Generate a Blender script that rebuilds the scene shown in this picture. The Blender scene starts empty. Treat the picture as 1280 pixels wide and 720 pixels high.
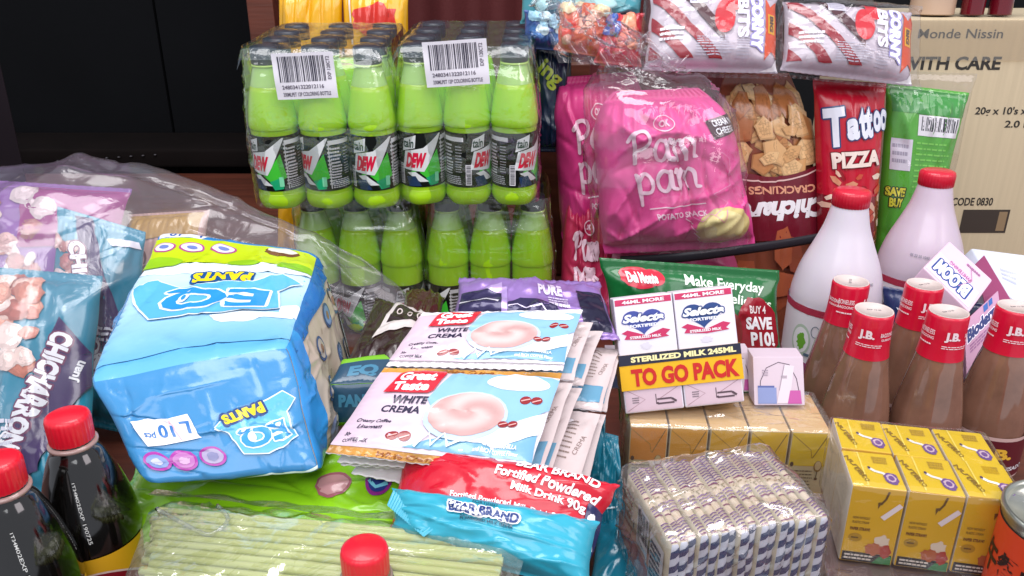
import bpy, math, random
import numpy as np
from mathutils import Vector, Matrix
from mathutils.geometry import tessellate_polygon

# ------------------------------------------------------------------ camera
SC = bpy.context.scene
COL = SC.collection
CAM_H, PITCH, FOC = 0.48, math.radians(22.0), 1.0   # metres, radians, focal length in thousands of photo pixels
cam_d = bpy.data.cameras.new("camera")
cam = bpy.data.objects.new("camera", cam_d)
COL.objects.link(cam)
cam.location = (0, 0, CAM_H)
cam.rotation_euler = (math.pi / 2 - PITCH, 0, 0)
cam_d.sensor_width = 36.0
cam_d.lens = 36.0 * 1000 * FOC / 1280
cam_d.clip_start, cam_d.clip_end = 0.01, 60
SC.camera = cam

# ------------------------------------------------------------------ light
world = bpy.data.worlds.new("World")
SC.world = world
world.use_nodes = True
bg = world.node_tree.nodes["Background"]
bg.inputs[0].default_value = (0.86, 0.90, 1.0, 1)
bg.inputs[1].default_value = 0.68

def area_lamp(name, loc, target, sx, sy, watts, colour):
    l = bpy.data.lights.new(name, 'AREA')
    l.shape = 'RECTANGLE'; l.size = sx; l.size_y = sy
    l.energy = watts; l.color = colour
    o = bpy.data.objects.new(name, l); COL.objects.link(o)
    o.location = loc
    o.rotation_euler = (Vector(target) - Vector(loc)).to_track_quat('-Z', 'Y').to_euler()
    return o

area_lamp("daylight_from_open_shop_front", (-0.35, -1.15, 2.0), (0.0, 0.75, 0.15), 2.6, 1.3, 39, (0.97, 0.98, 1.0))
area_lamp("daylight_from_street_side", (1.5, -0.1, 1.35), (0.1, 0.75, 0.15), 0.9, 1.2, 15, (1.0, 0.90, 0.93))
area_lamp("overhead_fill_for_back", (-0.1, 0.70, 1.75), (0.05, 1.0, 0.2), 1.3, 0.7, 25, (1.0, 0.98, 0.98))  # added fill lamp overhead, brightens the bottles and bags at the back

SC.view_settings.view_transform = 'Standard'
SC.view_settings.look = 'None'
SC.view_settings.exposure = 0.0
SC.view_settings.gamma = 1.0
SC.render.engine = 'CYCLES'
SC.cycles.use_denoising = True
SC.cycles.max_bounces = 10
SC.cycles.transparent_max_bounces = 28
SC.cycles.caustics_reflective = False
SC.cycles.caustics_refractive = False
SC.cycles.sample_clamp_indirect = 4.0

# ------------------------------------------------------------------ helpers: places
CT, ST = math.cos(PITCH), math.sin(PITCH)
def ray(px, py):
    a, b = (px - 640) / (1000 * FOC), (360 - py) / (1000 * FOC)
    return np.array([a, CT + b * ST, -ST + b * CT])
EYE = np.array([0, 0, CAM_H])
def PD(px, py, d): return EYE + d * ray(px, py)
def PY(px, py, y):
    r = ray(px, py); return EYE + r * (y / r[1])
def PZ(px, py, z):
    r = ray(px, py); return EYE + r * ((z - CAM_H) / r[2])

def C(h):
    h = h.lstrip('#')
    v = [int(h[i:i + 2], 16) / 255 for i in (0, 2, 4)]
    return tuple(x / 12.92 if x <= 0.04045 else ((x + 0.055) / 1.055) ** 2.4 for x in v)

# ------------------------------------------------------------------ helpers: noise
def _hash(ix, iy, iz, seed):
    n = (ix.astype(np.int64) * 374761393 + iy.astype(np.int64) * 668265263 + iz.astype(np.int64) * 2147483647 + seed * 974634777) & 0x7fffffff
    n = ((n ^ (n >> 13)) * 1274126177) & 0x7fffffff
    n = ((n ^ (n >> 16)) * 668265263) & 0x7fffffff
    return (n ^ (n >> 15)).astype(np.float64) / 0x7fffffff * 2 - 1
def noise3(p, seed=0):
    p = np.asarray(p, float)
    i = np.floor(p).astype(np.int64); f = p - i
    f = f * f * (3 - 2 * f)
    out = 0
    for dx in (0, 1):
        for dy in (0, 1):
            for dz in (0, 1):
                w = (f[..., 0] if dx else 1 - f[..., 0]) * (f[..., 1] if dy else 1 - f[..., 1]) * (f[..., 2] if dz else 1 - f[..., 2])
                out = out + w * _hash(i[..., 0] + dx, i[..., 1] + dy, i[..., 2] + dz, seed)
    return out
def fbm(p, seed=0, oct=3):
    o, a = 0, 1.0
    for k in range(oct):
        o = o + a * noise3(np.asarray(p) * 2 ** k, seed + 7 * k); a *= .5
    return o
def ridge(p, seed=0):
    return 1 - 2 * np.abs(noise3(p, seed)) ** .7
def uvn(u, v, fu, fv, seed, fn=noise3):
    return fn(np.stack([u * fu, v * fv, np.zeros_like(u) + seed * 3.7], -1), seed)

def creases(U, V, n, seed, w=(.008, .03), ln=(.12, .45), ang=None):
    """sharp folds of thin film: n cusped lines over the unit square"""
    rng = np.random.default_rng(seed); out = np.zeros_like(U)
    for _ in range(n):
        cx, cy = rng.random(2); a = rng.uniform(0, math.pi) if ang is None else rng.normal(*ang)
        L, ww, k = rng.uniform(*ln), rng.uniform(*w), rng.uniform(-1.2, 1.2)
        x, y = U - cx, V - cy
        tp = x * math.cos(a) + y * math.sin(a); d = -x * math.sin(a) + y * math.cos(a) + k * tp ** 2
        out += rng.uniform(.4, 1.) * rng.choice([-1, 1, 1]) * np.exp(-np.abs(d) / ww) * np.clip(1 - (tp / L) ** 2, 0, 1)
    return out

# ------------------------------------------------------------------ helpers: materials
MATS = {}
def mat(name, col=None, rough=.4, metal=0., spec=.5, coat=0., bump=0., bscale=60., bstretch=(1, 1, 1), trans=0., ior=1.45, sss=0., sheen=0., vary=0., vscale=8., alpha=1.):
    if name in MATS: return MATS[name]
    m = bpy.data.materials.new(name); m.use_nodes = True
    nt = m.node_tree; N = nt.nodes; L = nt.links
    b = N["Principled BSDF"]
    b.inputs["Roughness"].default_value = rough
    b.inputs["Metallic"].default_value = metal
    b.inputs["Specular IOR Level"].default_value = spec
    b.inputs["Coat Weight"].default_value = coat
    b.inputs["Coat Roughness"].default_value = .08
    b.inputs["Transmission Weight"].default_value = trans
    b.inputs["IOR"].default_value = ior
    b.inputs["Alpha"].default_value = alpha
    if sss:
        b.inputs["Subsurface Weight"].default_value = sss
        b.inputs["Subsurface Radius"].default_value = (.01, .012, .006)
        b.inputs["Subsurface Scale"].default_value = 1.0
    tc = N.new("ShaderNodeTexCoord")
    if col is None:
        a = N.new("ShaderNodeAttribute"); a.attribute_name = "Col"; src = a.outputs["Color"]
    else:
        a = N.new("ShaderNodeRGB"); a.outputs[0].default_value = (*col, 1); src = a.outputs[0]
    if vary:
        nz = N.new("ShaderNodeTexNoise"); nz.inputs["Scale"].default_value = vscale; nz.inputs["Detail"].default_value = 6
        mp = N.new("ShaderNodeMapping"); mp.inputs["Scale"].default_value = bstretch
        L.new(tc.outputs["Object"], mp.inputs[0]); L.new(mp.outputs[0], nz.inputs["Vector"])
        mr = N.new("ShaderNodeMapRange"); mr.inputs["From Min"].default_value = .3; mr.inputs["From Max"].default_value = .7
        mr.inputs["To Min"].default_value = 1 - vary; mr.inputs["To Max"].default_value = 1 + vary * .5
        L.new(nz.outputs[0], mr.inputs[0])
        mx = N.new("ShaderNodeVectorMath"); mx.operation = 'SCALE'
        L.new(src, mx.inputs[0]); L.new(mr.outputs[0], mx.inputs["Scale"]); src = mx.outputs[0]
    L.new(src, b.inputs["Base Color"])
    if bump:
        nz = N.new("ShaderNodeTexNoise"); nz.inputs["Scale"].default_value = bscale; nz.inputs["Detail"].default_value = 3
        mp = N.new("ShaderNodeMapping"); mp.inputs["Scale"].default_value = bstretch
        L.new(tc.outputs["Object"], mp.inputs[0]); L.new(mp.outputs[0], nz.inputs["Vector"])
        bp = N.new("ShaderNodeBump"); bp.inputs["Strength"].default_value = bump; bp.inputs["Distance"].default_value = .004
        L.new(nz.outputs[0], bp.inputs["Height"]); L.new(bp.outputs[0], b.inputs["Normal"])
        if coat: L.new(bp.outputs[0], b.inputs["Coat Normal"])
    MATS[name] = m
    return m

def film_mat(name, tint=(.97, .97, .98), milk=.06, refl=1.0, rough=.1, bump=.6, bscale=45., milkcol=(.85, .85, .88)):
    if name in MATS: return MATS[name]
    m = bpy.data.materials.new(name); m.use_nodes = True
    nt = m.node_tree; N = nt.nodes; L = nt.links
    N.remove(N["Principled BSDF"]); out = N["Material Output"]
    tr = N.new("ShaderNodeBsdfTransparent"); tr.inputs[0].default_value = (*tint, 1)
    gl = N.new("ShaderNodeBsdfGlossy"); gl.inputs["Roughness"].default_value = rough * .6
    df = N.new("ShaderNodeBsdfDiffuse"); df.inputs[0].default_value = (*milkcol, 1)
    tc = N.new("ShaderNodeTexCoord")
    nz = N.new("ShaderNodeTexNoise"); nz.inputs["Scale"].default_value = bscale; nz.inputs["Detail"].default_value = 4
    nz.inputs["Distortion"].default_value = 1.2
    L.new(tc.outputs["Object"], nz.inputs["Vector"])
    bp = N.new("ShaderNodeBump"); bp.inputs["Strength"].default_value = bump; bp.inputs["Distance"].default_value = .006
    L.new(nz.outputs[0], bp.inputs["Height"])
    lw = N.new("ShaderNodeLayerWeight"); lw.inputs["Blend"].default_value = .5
    L.new(bp.outputs[0], lw.inputs["Normal"]); L.new(bp.outputs[0], gl.inputs["Normal"])
    pw = N.new("ShaderNodeMath"); pw.operation = 'POWER'; pw.inputs[1].default_value = 4.0
    L.new(lw.outputs["Facing"], pw.inputs[0])
    ml = N.new("ShaderNodeMath"); ml.operation = 'MULTIPLY_ADD'; ml.inputs[1].default_value = .7 * refl; ml.inputs[2].default_value = .07 * refl; ml.use_clamp = True
    L.new(pw.outputs[0], ml.inputs[0])
    m1 = N.new("ShaderNodeMixShader"); m1.inputs[0].default_value = milk
    L.new(tr.outputs[0], m1.inputs[1]); L.new(df.outputs[0], m1.inputs[2])
    m2 = N.new("ShaderNodeMixShader")
    L.new(ml.outputs[0], m2.inputs[0]); L.new(m1.outputs[0], m2.inputs[1]); L.new(gl.outputs[0], m2.inputs[2])
    L.new(m2.outputs[0], out.inputs["Surface"])
    MATS[name] = m
    return m

PRINT = mat("printed_plastic_film", rough=.27, coat=.35, bump=.22, bscale=38)
SATIN = mat("printed_satin_film", rough=.42, coat=.15, bump=.25, bscale=30)
FOIL = mat("printed_metallised_film", rough=.30, metal=.35, coat=.4, bump=.35, bscale=34)
CARD = mat("printed_carton", rough=.42, coat=.12, bump=.04, bscale=90)
PAPER = mat("printed_paper_label", rough=.45, coat=.1)
FILM = film_mat("clear_plastic_film", milk=.02, refl=1.1, bump=.15, bscale=25)
FILMW = film_mat("clear_wrinkled_film", milk=.06, refl=1.7, bump=.3, bscale=34)

# ------------------------------------------------------------------ helpers: objects
def thing(name, label, cat, loc=(0, 0, 0), group=None, matrix=None, kind=None):
    o = bpy.data.objects.new(name, None); COL.objects.link(o)
    o.empty_display_size = .02
    if matrix is not None: o.matrix_world = matrix
    else: o.location = [float(x) for x in loc]
    o["label"] = label; o["category"] = cat
    if group: o["group"] = group
    if kind: o["kind"] = kind
    return o
def tag(o, label, cat, group=None):
    o["label"] = label; o["category"] = cat
    if group: o["group"] = group
    return o
def mesh_obj(name, V, F, m, parent=None, cols=None, smooth=True, normals=None, world=False, flat_faces=None):
    V = np.asarray(V, float).reshape(-1, 3)
    if world and parent is not None: V = V - np.array(parent.location)
    me = bpy.data.meshes.new(name)
    me.from_pydata(V.tolist(), [], [list(map(int, f)) for f in F])
    if cols is not None:
        ca = me.color_attributes.new("Col", 'FLOAT_COLOR', 'POINT')
        c = np.asarray(cols, float)
        if c.ndim == 1: c = np.tile(c, (len(V), 1))
        ca.data.foreach_set("color", np.hstack([c[:, :3], np.ones((len(V), 1))]).astype(np.float32).ravel())
    if smooth: me.polygons.foreach_set("use_smooth", [True] * len(me.polygons))
    if normals is not None: me.normals_split_custom_set_from_vertices(np.asarray(normals).tolist())
    me.materials.append(m)
    o = bpy.data.objects.new(name, me); COL.objects.link(o)
    if parent is not None: o.parent = parent
    return o
def grid_faces(ny, nx, off=0, wrap=False, flip=False):
    F = []
    for j in range(ny - 1):
        for i in range(nx if wrap else nx - 1):
            a = off + j * nx + i; b = off + j * nx + (i + 1) % nx
            f = (a, b, b + nx, a + nx)
            F.append(f[::-1] if flip else f)
    return F
def copy_to(o, parent, loc=None, rotz=None):
    c = o.copy(); COL.objects.link(c); c.parent = parent
    if loc is not None: c.location = loc
    if rotz is not None: c.rotation_euler = (0, 0, rotz)
    return c

class Surf:
    """A grid of points P[row, column, xyz]; u runs right, v up, seen from outside."""
    def __init__(s, P):
        s.P = np.asarray(P, float); ny, nx, _ = s.P.shape
        du = np.gradient(s.P, axis=1); dv = np.gradient(s.P, axis=0)
        n = np.cross(du, dv); s.N = n / np.maximum(np.linalg.norm(n, axis=-1, keepdims=True), 1e-12)
        s.W = np.mean(np.linalg.norm(np.diff(s.P, axis=1), axis=-1).sum(1))
        s.H = np.mean(np.linalg.norm(np.diff(s.P, axis=0), axis=-1).sum(0))
        s.us = None; s.vs = None; s.mu = s.mv = 0.
    def at(s, u, v):
        ny, nx, _ = s.P.shape
        u = s.mu + (1 - 2 * s.mu) * np.asarray(u); v = s.mv + (1 - 2 * s.mv) * np.asarray(v)
        if s.us is not None: x = np.interp(u, s.us, np.arange(nx)); y = np.interp(v, s.vs, np.arange(ny))
        else: x = np.clip(u, 0, 1) * (nx - 1); y = np.clip(v, 0, 1) * (ny - 1)
        i = np.minimum(x.astype(int), nx - 2); j = np.minimum(y.astype(int), ny - 2)
        fx = (x - i)[:, None]; fy = (y - j)[:, None]
        def bl(A): return (A[j, i] * (1 - fx) + A[j, i + 1] * fx) * (1 - fy) + (A[j + 1, i] * (1 - fx) + A[j + 1, i + 1] * fx) * fy
        n = bl(s.N)
        return bl(s.P), n / np.maximum(np.linalg.norm(n, axis=1, keepdims=True), 1e-12)

_TX = {}
def text_tris(s, bold=.02, shear=0., res=3):
    k = (s, round(bold, 3), round(shear, 2), res)
    if k in _TX: return _TX[k]
    cu = bpy.data.curves.new("t", 'FONT'); cu.body = s; cu.offset = bold; cu.shear = shear; cu.resolution_u = res
    ob = bpy.data.objects.new("t", cu)
    me = ob.to_mesh()
    me.calc_loop_triangles()
    v = np.array([x.co[:2] for x in me.vertices]).reshape(-1, 2)
    t = np.array([x.vertices[:] for x in me.loop_triangles], int).reshape(-1, 3)
    tr = v[t] if len(t) else np.zeros((0, 3, 2))
    ob.to_mesh_clear(); bpy.data.objects.remove(ob); bpy.data.curves.remove(cu)
    if len(tr):
        e1 = tr[:, 1] - tr[:, 0]; e2 = tr[:, 2] - tr[:, 0]
        neg = (e1[:, 0] * e2[:, 1] - e1[:, 1] * e2[:, 0]) < 0
        tr[neg] = tr[neg][:, ::-1]
    _TX[k] = tr
    return tr

def refine(tr, h):
    """split triangles until no edge is longer than h"""
    for _ in range(9):
        e = np.stack([tr[:, 1] - tr[:, 0], tr[:, 2] - tr[:, 1], tr[:, 0] - tr[:, 2]], 1)
        l = np.linalg.norm(e, axis=2)
        big = l.max(1) > h
        if not big.any(): break
        keep = tr[~big]; t = tr[big]; k = l[big].argmax(1)
        r = np.arange(len(t))
        a, b, c = t[r, k], t[r, (k + 1) % 3], t[r, (k + 2) % 3]
        m = (a + b) / 2
        tr = np.concatenate([keep, np.stack([a, m, c], 1), np.stack([m, b, c], 1)])
    return tr

class Art:
    def __init__(s, surf, h=.006, base=.0004, step=.00014):
        s.s = surf; s.W, s.H = surf.W, surf.H; s.h = h; s.base = base; s.step = step; s.els = []
        if getattr(surf, 'soft', getattr(surf, 'P', np.zeros((1, 1))).shape[1] > 34 and not getattr(surf, 'hard', False)): s.h = min(h, .0042); s.base = max(base * 1.5, .0009); s.step = .0003
    def add(s, tr, col, part):
        if not len(tr): return
        bb = (*tr.reshape(-1, 2).min(0), *tr.reshape(-1, 2).max(0))
        st = .00005 if part.split('#')[0] in ('printed_snack', 'chip', 'printed_chip', 'printed_bite') else s.step; lv = s.base
        for (_, _, _, l, b) in s.els:
            if l + st > lv and bb[0] < b[2] and bb[2] > b[0] and bb[1] < b[3] and bb[3] > b[1]: lv = l + st
        s.els.append((tr, col, part, lv, bb))
    def sc(s, pts): return np.asarray(pts, float) * np.array([s.W, s.H])
    def poly(s, pts, col, part='print', metric=False):
        p = np.asarray(pts, float) if metric else s.sc(pts)
        t = tessellate_polygon([[Vector((x, y, 0)) for x, y in p]])
        tr = p[np.array(t)]
        e1 = tr[:, 1] - tr[:, 0]; e2 = tr[:, 2] - tr[:, 0]
        neg = (e1[:, 0] * e2[:, 1] - e1[:, 1] * e2[:, 0]) < 0
        tr[neg] = tr[neg][:, ::-1]
        s.add(tr, col, part)
    def rect(s, x0, y0, x1, y1, col, part='print', rot=0):
        c = s.sc([((x0 + x1) / 2, (y0 + y1) / 2)])[0]
        w, h = (x1 - x0) * s.W / 2, (y1 - y0) * s.H / 2
        p = np.array([[-w, -h], [w, -h], [w, h], [-w, h]])
        s.poly(s.rotm(p, rot) + c, col, part, True)
    @staticmethod
    def rotm(p, deg):
        a = math.radians(deg); R = np.array([[math.cos(a), math.sin(a)], [-math.sin(a), math.cos(a)]])
        return p @ R
    def ell(s, cx, cy, rx, ry, col, part='print', rot=0, n=22, wob=0., seed=0, round_=False):
        t = np.linspace(0, 2 * math.pi, n, endpoint=False)
        rr = np.ones(n)
        if wob:
            rng = np.random.default_rng(seed); rr = 1 + wob * (rng.random(n) * 2 - 1)
        ry_m = rx * s.W if round_ else ry * s.H
        p = np.stack([np.cos(t) * rx * s.W * rr, np.sin(t) * ry_m * rr], 1)
        s.poly(s.rotm(p, rot) + s.sc([(cx, cy)])[0], col, part, True)
    def ring(s, cx, cy, rx, ry, wd, col, part='print', n=24, a0=0, a1=360, round_=False):
        ry_f = rx * s.W / s.H if round_ else ry
        t = np.radians(np.linspace(a0, a1, n))
        s.line([(cx + rx * math.cos(x), cy + ry_f * math.sin(x)) for x in t], wd, col, part)
    def line(s, pts, wd, col, part='print'):
        p = s.sc(pts); d = np.gradient(p, axis=0)
        nrm = np.stack([-d[:, 1], d[:, 0]], 1); nrm /= np.maximum(np.linalg.norm(nrm, axis=1, keepdims=True), 1e-9)
        a, b = p - nrm * wd / 2, p + nrm * wd / 2
        tr = np.concatenate([np.stack([a[:-1], a[1:], b[1:]], 1), np.stack([a[:-1], b[1:], b[:-1]], 1)])
        s.add(tr, col, part)
    def text(s, t, x, y, h, w=None, col=(1, 1, 1), rot=0, shear=0., bold=.02, part='lettering', out=None, res=3):
        if part == 'lettering': part = 'lettering#t%d' % len(s.els)
        tr = text_tris(t, bold, shear, res)
        if not len(tr): return
        mn, mx = tr.reshape(-1, 2).min(0), tr.reshape(-1, 2).max(0)
        side = abs(math.sin(math.radians(rot))) > .7
        hm = h * (s.W if side else s.H)
        k = hm / (mx[1] - mn[1])
        kx = (w * (s.H if side else s.W)) / (mx[0] - mn[0]) if w else k
        c = s.sc([(x, y)])[0]
        q = (tr - (mn + mx) / 2) * np.array([kx, k])
        q = s.rotm(q.reshape(-1, 2), rot).reshape(-1, 3, 2) + c
        if out:
            oc, ow = out[0], out[1]; n = 8
            allq = np.concatenate([q + ow * np.array([math.cos(a), math.sin(a)]) for a in np.linspace(0, 2 * math.pi, n, endpoint=False)])
            s.add(allq, oc, (part.split('#')[0] + '_outline#' + part.split('#')[-1]) if len(out) < 3 else out[2])
        s.add(q, col, part)
    def lines(s, x0, y0, x1, y1, n, col, fill=.5, seed=1, part='small_print'):
        """rows of print too small to read"""
        rng = np.random.default_rng(seed); out = []
        for k in range(n):
            yc = y1 - (k + .5) * (y1 - y0) / n; hh = (y1 - y0) / n * fill / 2
            x = x0; end = x0 + (x1 - x0) * (.75 + .25 * rng.random())
            while x < end:
                l = (x1 - x0) * (.06 + .12 * rng.random()); e = min(x + l, end)
                q = s.sc([(x, yc - hh), (e, yc - hh), (e, yc + hh), (x, yc + hh)])
                out += [q[[0, 1, 2]], q[[0, 2, 3]]]; x = e + (x1 - x0) * .025
        s.add(np.array(out), col, part)
    def barcode(s, x0, y0, x1, y1, seed=3, bgc=(.75, .73, .76), horiz=False, ink=(.02, .02, .03)):
        s.rect(x0, y0, x1, y1, bgc, 'barcode_label')
        rng = np.random.default_rng(seed); out = []
        m = .06; t = m
        while t < 1 - m:
            w = rng.choice([.012, .02, .03])
            if horiz: q = s.sc([(x0 + .12 * (x1 - x0), y0 + t * (y1 - y0)), (x1 - .12 * (x1 - x0), y0 + t * (y1 - y0)), (x1 - .12 * (x1 - x0), y0 + (t + w) * (y1 - y0)), (x0 + .12 * (x1 - x0), y0 + (t + w) * (y1 - y0))])
            else: q = s.sc([(x0 + t * (x1 - x0), y0 + .25 * (y1 - y0)), (x0 + (t + w) * (x1 - x0), y0 + .25 * (y1 - y0)), (x0 + (t + w) * (x1 - x0), y0 + .93 * (y1 - y0)), (x0 + t * (x1 - x0), y0 + .93 * (y1 - y0))])
            out += [q[[0, 1, 2]], q[[0, 2, 3]]]; t += w + rng.choice([.012, .018, .03])
        s.add(np.array(out), ink, 'barcode')
    def build(s, parent, m, world=True, only=None):
        parts = {}
        for e in s.els: parts.setdefault(e[2], []).append(e)
        made = []
        for pn, els in parts.items():
            V, F, K, NN, n0 = [], [], [], [], 0
            for tr, col, _, lv, _ in els:
                t = refine(tr, s.h); p = t.reshape(-1, 2)
                q, inv = np.unique(np.round(p, 6), axis=0, return_inverse=True); inv = inv.reshape(-1)
                P, N = s.s.at(q[:, 0] / s.W, q[:, 1] / s.H)
                V.append(P + N * lv); NN.append(N)
                f = inv.reshape(-1, 3)
                f = f[(f[:, 0] != f[:, 1]) & (f[:, 1] != f[:, 2]) & (f[:, 0] != f[:, 2])]
                F.append(f + n0); n0 += len(q)
                K.append(np.array([col(x / s.W, y / s.H) for x, y in q]) if callable(col) else np.tile(col, (len(q), 1)))
            o = mesh_obj(pn.split('#')[0], np.concatenate(V), np.concatenate(F), m, parent, np.concatenate(K), normals=np.concatenate(NN), world=world)
            made.append(o)
        return made

def clip_rect(p, x0, y0, x1, y1):
    """polygon cut to a rectangle"""
    for ax, lim, sg in ((0, x0, 1), (0, x1, -1), (1, y0, 1), (1, y1, -1)):
        out = []
        for i in range(len(p)):
            a, b = p[i - 1], p[i]; ia, ib = (a[ax] - lim) * sg >= 0, (b[ax] - lim) * sg >= 0
            if ia != ib:
                k = (lim - a[ax]) / (b[ax] - a[ax]); out.append((a[0] + (b[0] - a[0]) * k, a[1] + (b[1] - a[1]) * k))
            if ib: out.append(b)
        p = out
        if not p: return p
    return p
STROKES = {
 'P': (.72, [[(.0, .0), (.06, .5), (.1, 1.0)], [(-.12, .78), (.1, 1.0), (.5, 1.04), (.64, .8), (.45, .55), (.08, .46)]]),
 'a': (.74, [[(.55, .62), (.3, .7), (.06, .45), (.1, .1), (.33, .0), (.52, .28), (.58, .66)], [(.58, .66), (.55, .12), (.70, .02)]]),
 'm': (.92, [[(-.02, .6), (.08, .66), (.09, 0)], [(.09, .4), (.24, .68), (.38, .55), (.38, 0)], [(.38, .4), (.54, .68), (.70, .55), (.70, .08), (.82, .02)]]),
 'p': (.72, [[(.05, .66), (.06, .1), (.05, -.38)], [(.06, .5), (.3, .7), (.56, .45), (.46, .06), (.1, .05)]]),
}
def script(ar, word, x, y, h, width, col, rot, part, wd):
    """brush lettering: strokes with round ends; x, y is the left end of the base line"""
    tot = sum(STROKES[ch][0] for ch in word); k = width / tot; pen = 0
    hm, km = h * ar.H, k * ar.W
    o = ar.sc([(x, y)])[0]
    for ch in word:
        adv, st = STROKES[ch]
        for s_ in st:
            q = smooth_prof([(px + pen, py) for px, py in s_], 6) * np.array([km, hm])
            q = Art.rotm(q, rot) + o
            ar.line(q / np.array([ar.W, ar.H]), wd, col, part)
            for e in (q[0], q[-1]): ar.ell(e[0] / ar.W, e[1] / ar.H, wd / 2 / ar.W, 0, col, part, n=10, round_=True)
        pen += adv
# ------------------------------------------------------------------ shapes
def pillow(parent, name, c, T, col, m=PRINT, nx=50, ny=54, seal=.05, wr=.004, seed=1, side=.55, endp=.5, waist=.04, back=1., crimp=True, world=True, sag=0., pu=2.6, pv=5., taper=(0., 0.), ncr=16):
    """a heat-sealed bag between four corners (bottom left, bottom right, top right, top left, seen from outside)"""
    c = [np.asarray(x, float) for x in c]
    us = np.linspace(-1, 1, nx); vs = np.linspace(0, 1, ny)
    U, Vv = np.meshgrid(us, vs)
    w = (U + 1) / 2
    prof_v = np.clip((np.minimum(Vv, 1 - Vv) - seal) / (.5 - seal), 0, 1)
    body = (1 - (1 - prof_v) ** pv) ** endp
    prof_u = np.clip(1 - np.abs(U) ** pu, 0, 1) ** side
    edge = 1 - waist * body * (1 + .6 * uvn(U * 0 + np.sign(U), Vv, 1, 5, seed))
    w = .5 + (w - .5) * edge
    for tp, e in ((taper[0], np.clip((.3 - Vv) / .3, 0, 1)), (taper[1], np.clip((Vv - .7) / .3, 0, 1))):
        if tp: w = .5 + (w - .5) * (1 - tp * e ** 2.2)
    vv = Vv + sag * (1 - np.abs(U) ** 2) * np.sin(Vv * math.pi)
    base = (c[0] * 0 + (1 - w)[..., None] * (1 - vv)[..., None] * c[0] + w[..., None] * (1 - vv)[..., None] * c[1] + w[..., None] * vv[..., None] * c[2] + (1 - w)[..., None] * vv[..., None] * c[3])
    n = np.cross(c[1] - c[0] + c[2] - c[3], c[3] - c[0] + c[2] - c[1]); n /= np.linalg.norm(n)
    mask = np.clip(prof_u * 1.4, 0, 1) * np.clip(body * 1.6, 0, 1)
    d_end = np.clip(np.minimum(Vv, 1 - Vv) - seal, 0, 1)
    def wrk(sd):
        a = uvn(U, Vv, 7, 2.2, sd, ridge) * np.exp(-d_end / .14) * 1.1
        b = uvn(U + .4 * Vv, Vv - .3 * U, 2.3, 4.5, sd + 5, ridge) * .55
        e = uvn(U, Vv, 2, 2, sd + 9) * .8 + uvn(U, Vv, 6, 8, sd + 3) * .25
        uu, ve = (U + 1) / 2, Vv
        f = creases(uu, ve, ncr, sd + 11) * .9
        for lo in (0, 1):     # folds running in from each seal
            q = creases(uu, (ve if lo else 1 - ve) * .5 + .5, 12, sd + 13 + lo, (.006, .02), (.15, .4), (math.pi / 2, .35))
            f = f + q * np.exp(-d_end / .13) * .8
        return (a * .7 + b * .6 + e + f) * wr * mask
    front = base + n * (T / 2 * prof_u * body + wrk(seed))[..., None]
    bk = base - n * (back * (T / 2 * prof_u * body + wrk(seed + 31)) + .0006)[..., None]
    if crimp:
        cr = (np.clip(1 - d_end / .001, 0, 1)) * np.sin(U * 60) * .0008
        front = front + n * cr[..., None]; bk = bk + n * cr[..., None]
    V = np.concatenate([front.reshape(-1, 3), bk.reshape(-1, 3)])
    F = grid_faces(ny, nx) + grid_faces(ny, nx, nx * ny, flip=True)
    o = nx * ny
    for j in range(ny - 1):
        a = j * nx; F.append((a, a + nx, o + a + nx, o + a)); b = j * nx + nx - 1; F.append((b + nx, b, o + b, o + b + nx))
    for i in range(nx - 1):
        F.append((i + 1, i, o + i, o + i + 1)); a = (ny - 1) * nx + i; F.append((a, a + 1, o + a + 1, o + a))
    if callable(col): K = np.tile(np.array([col((u + 1) / 2, v) for v in vs for u in us]), (2, 1))
    else: K = np.array(col)
    ob = mesh_obj(name, V, F, m, parent, K, world=world)
    return Surf(front), Surf(bk[:, ::-1]), ob

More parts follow.
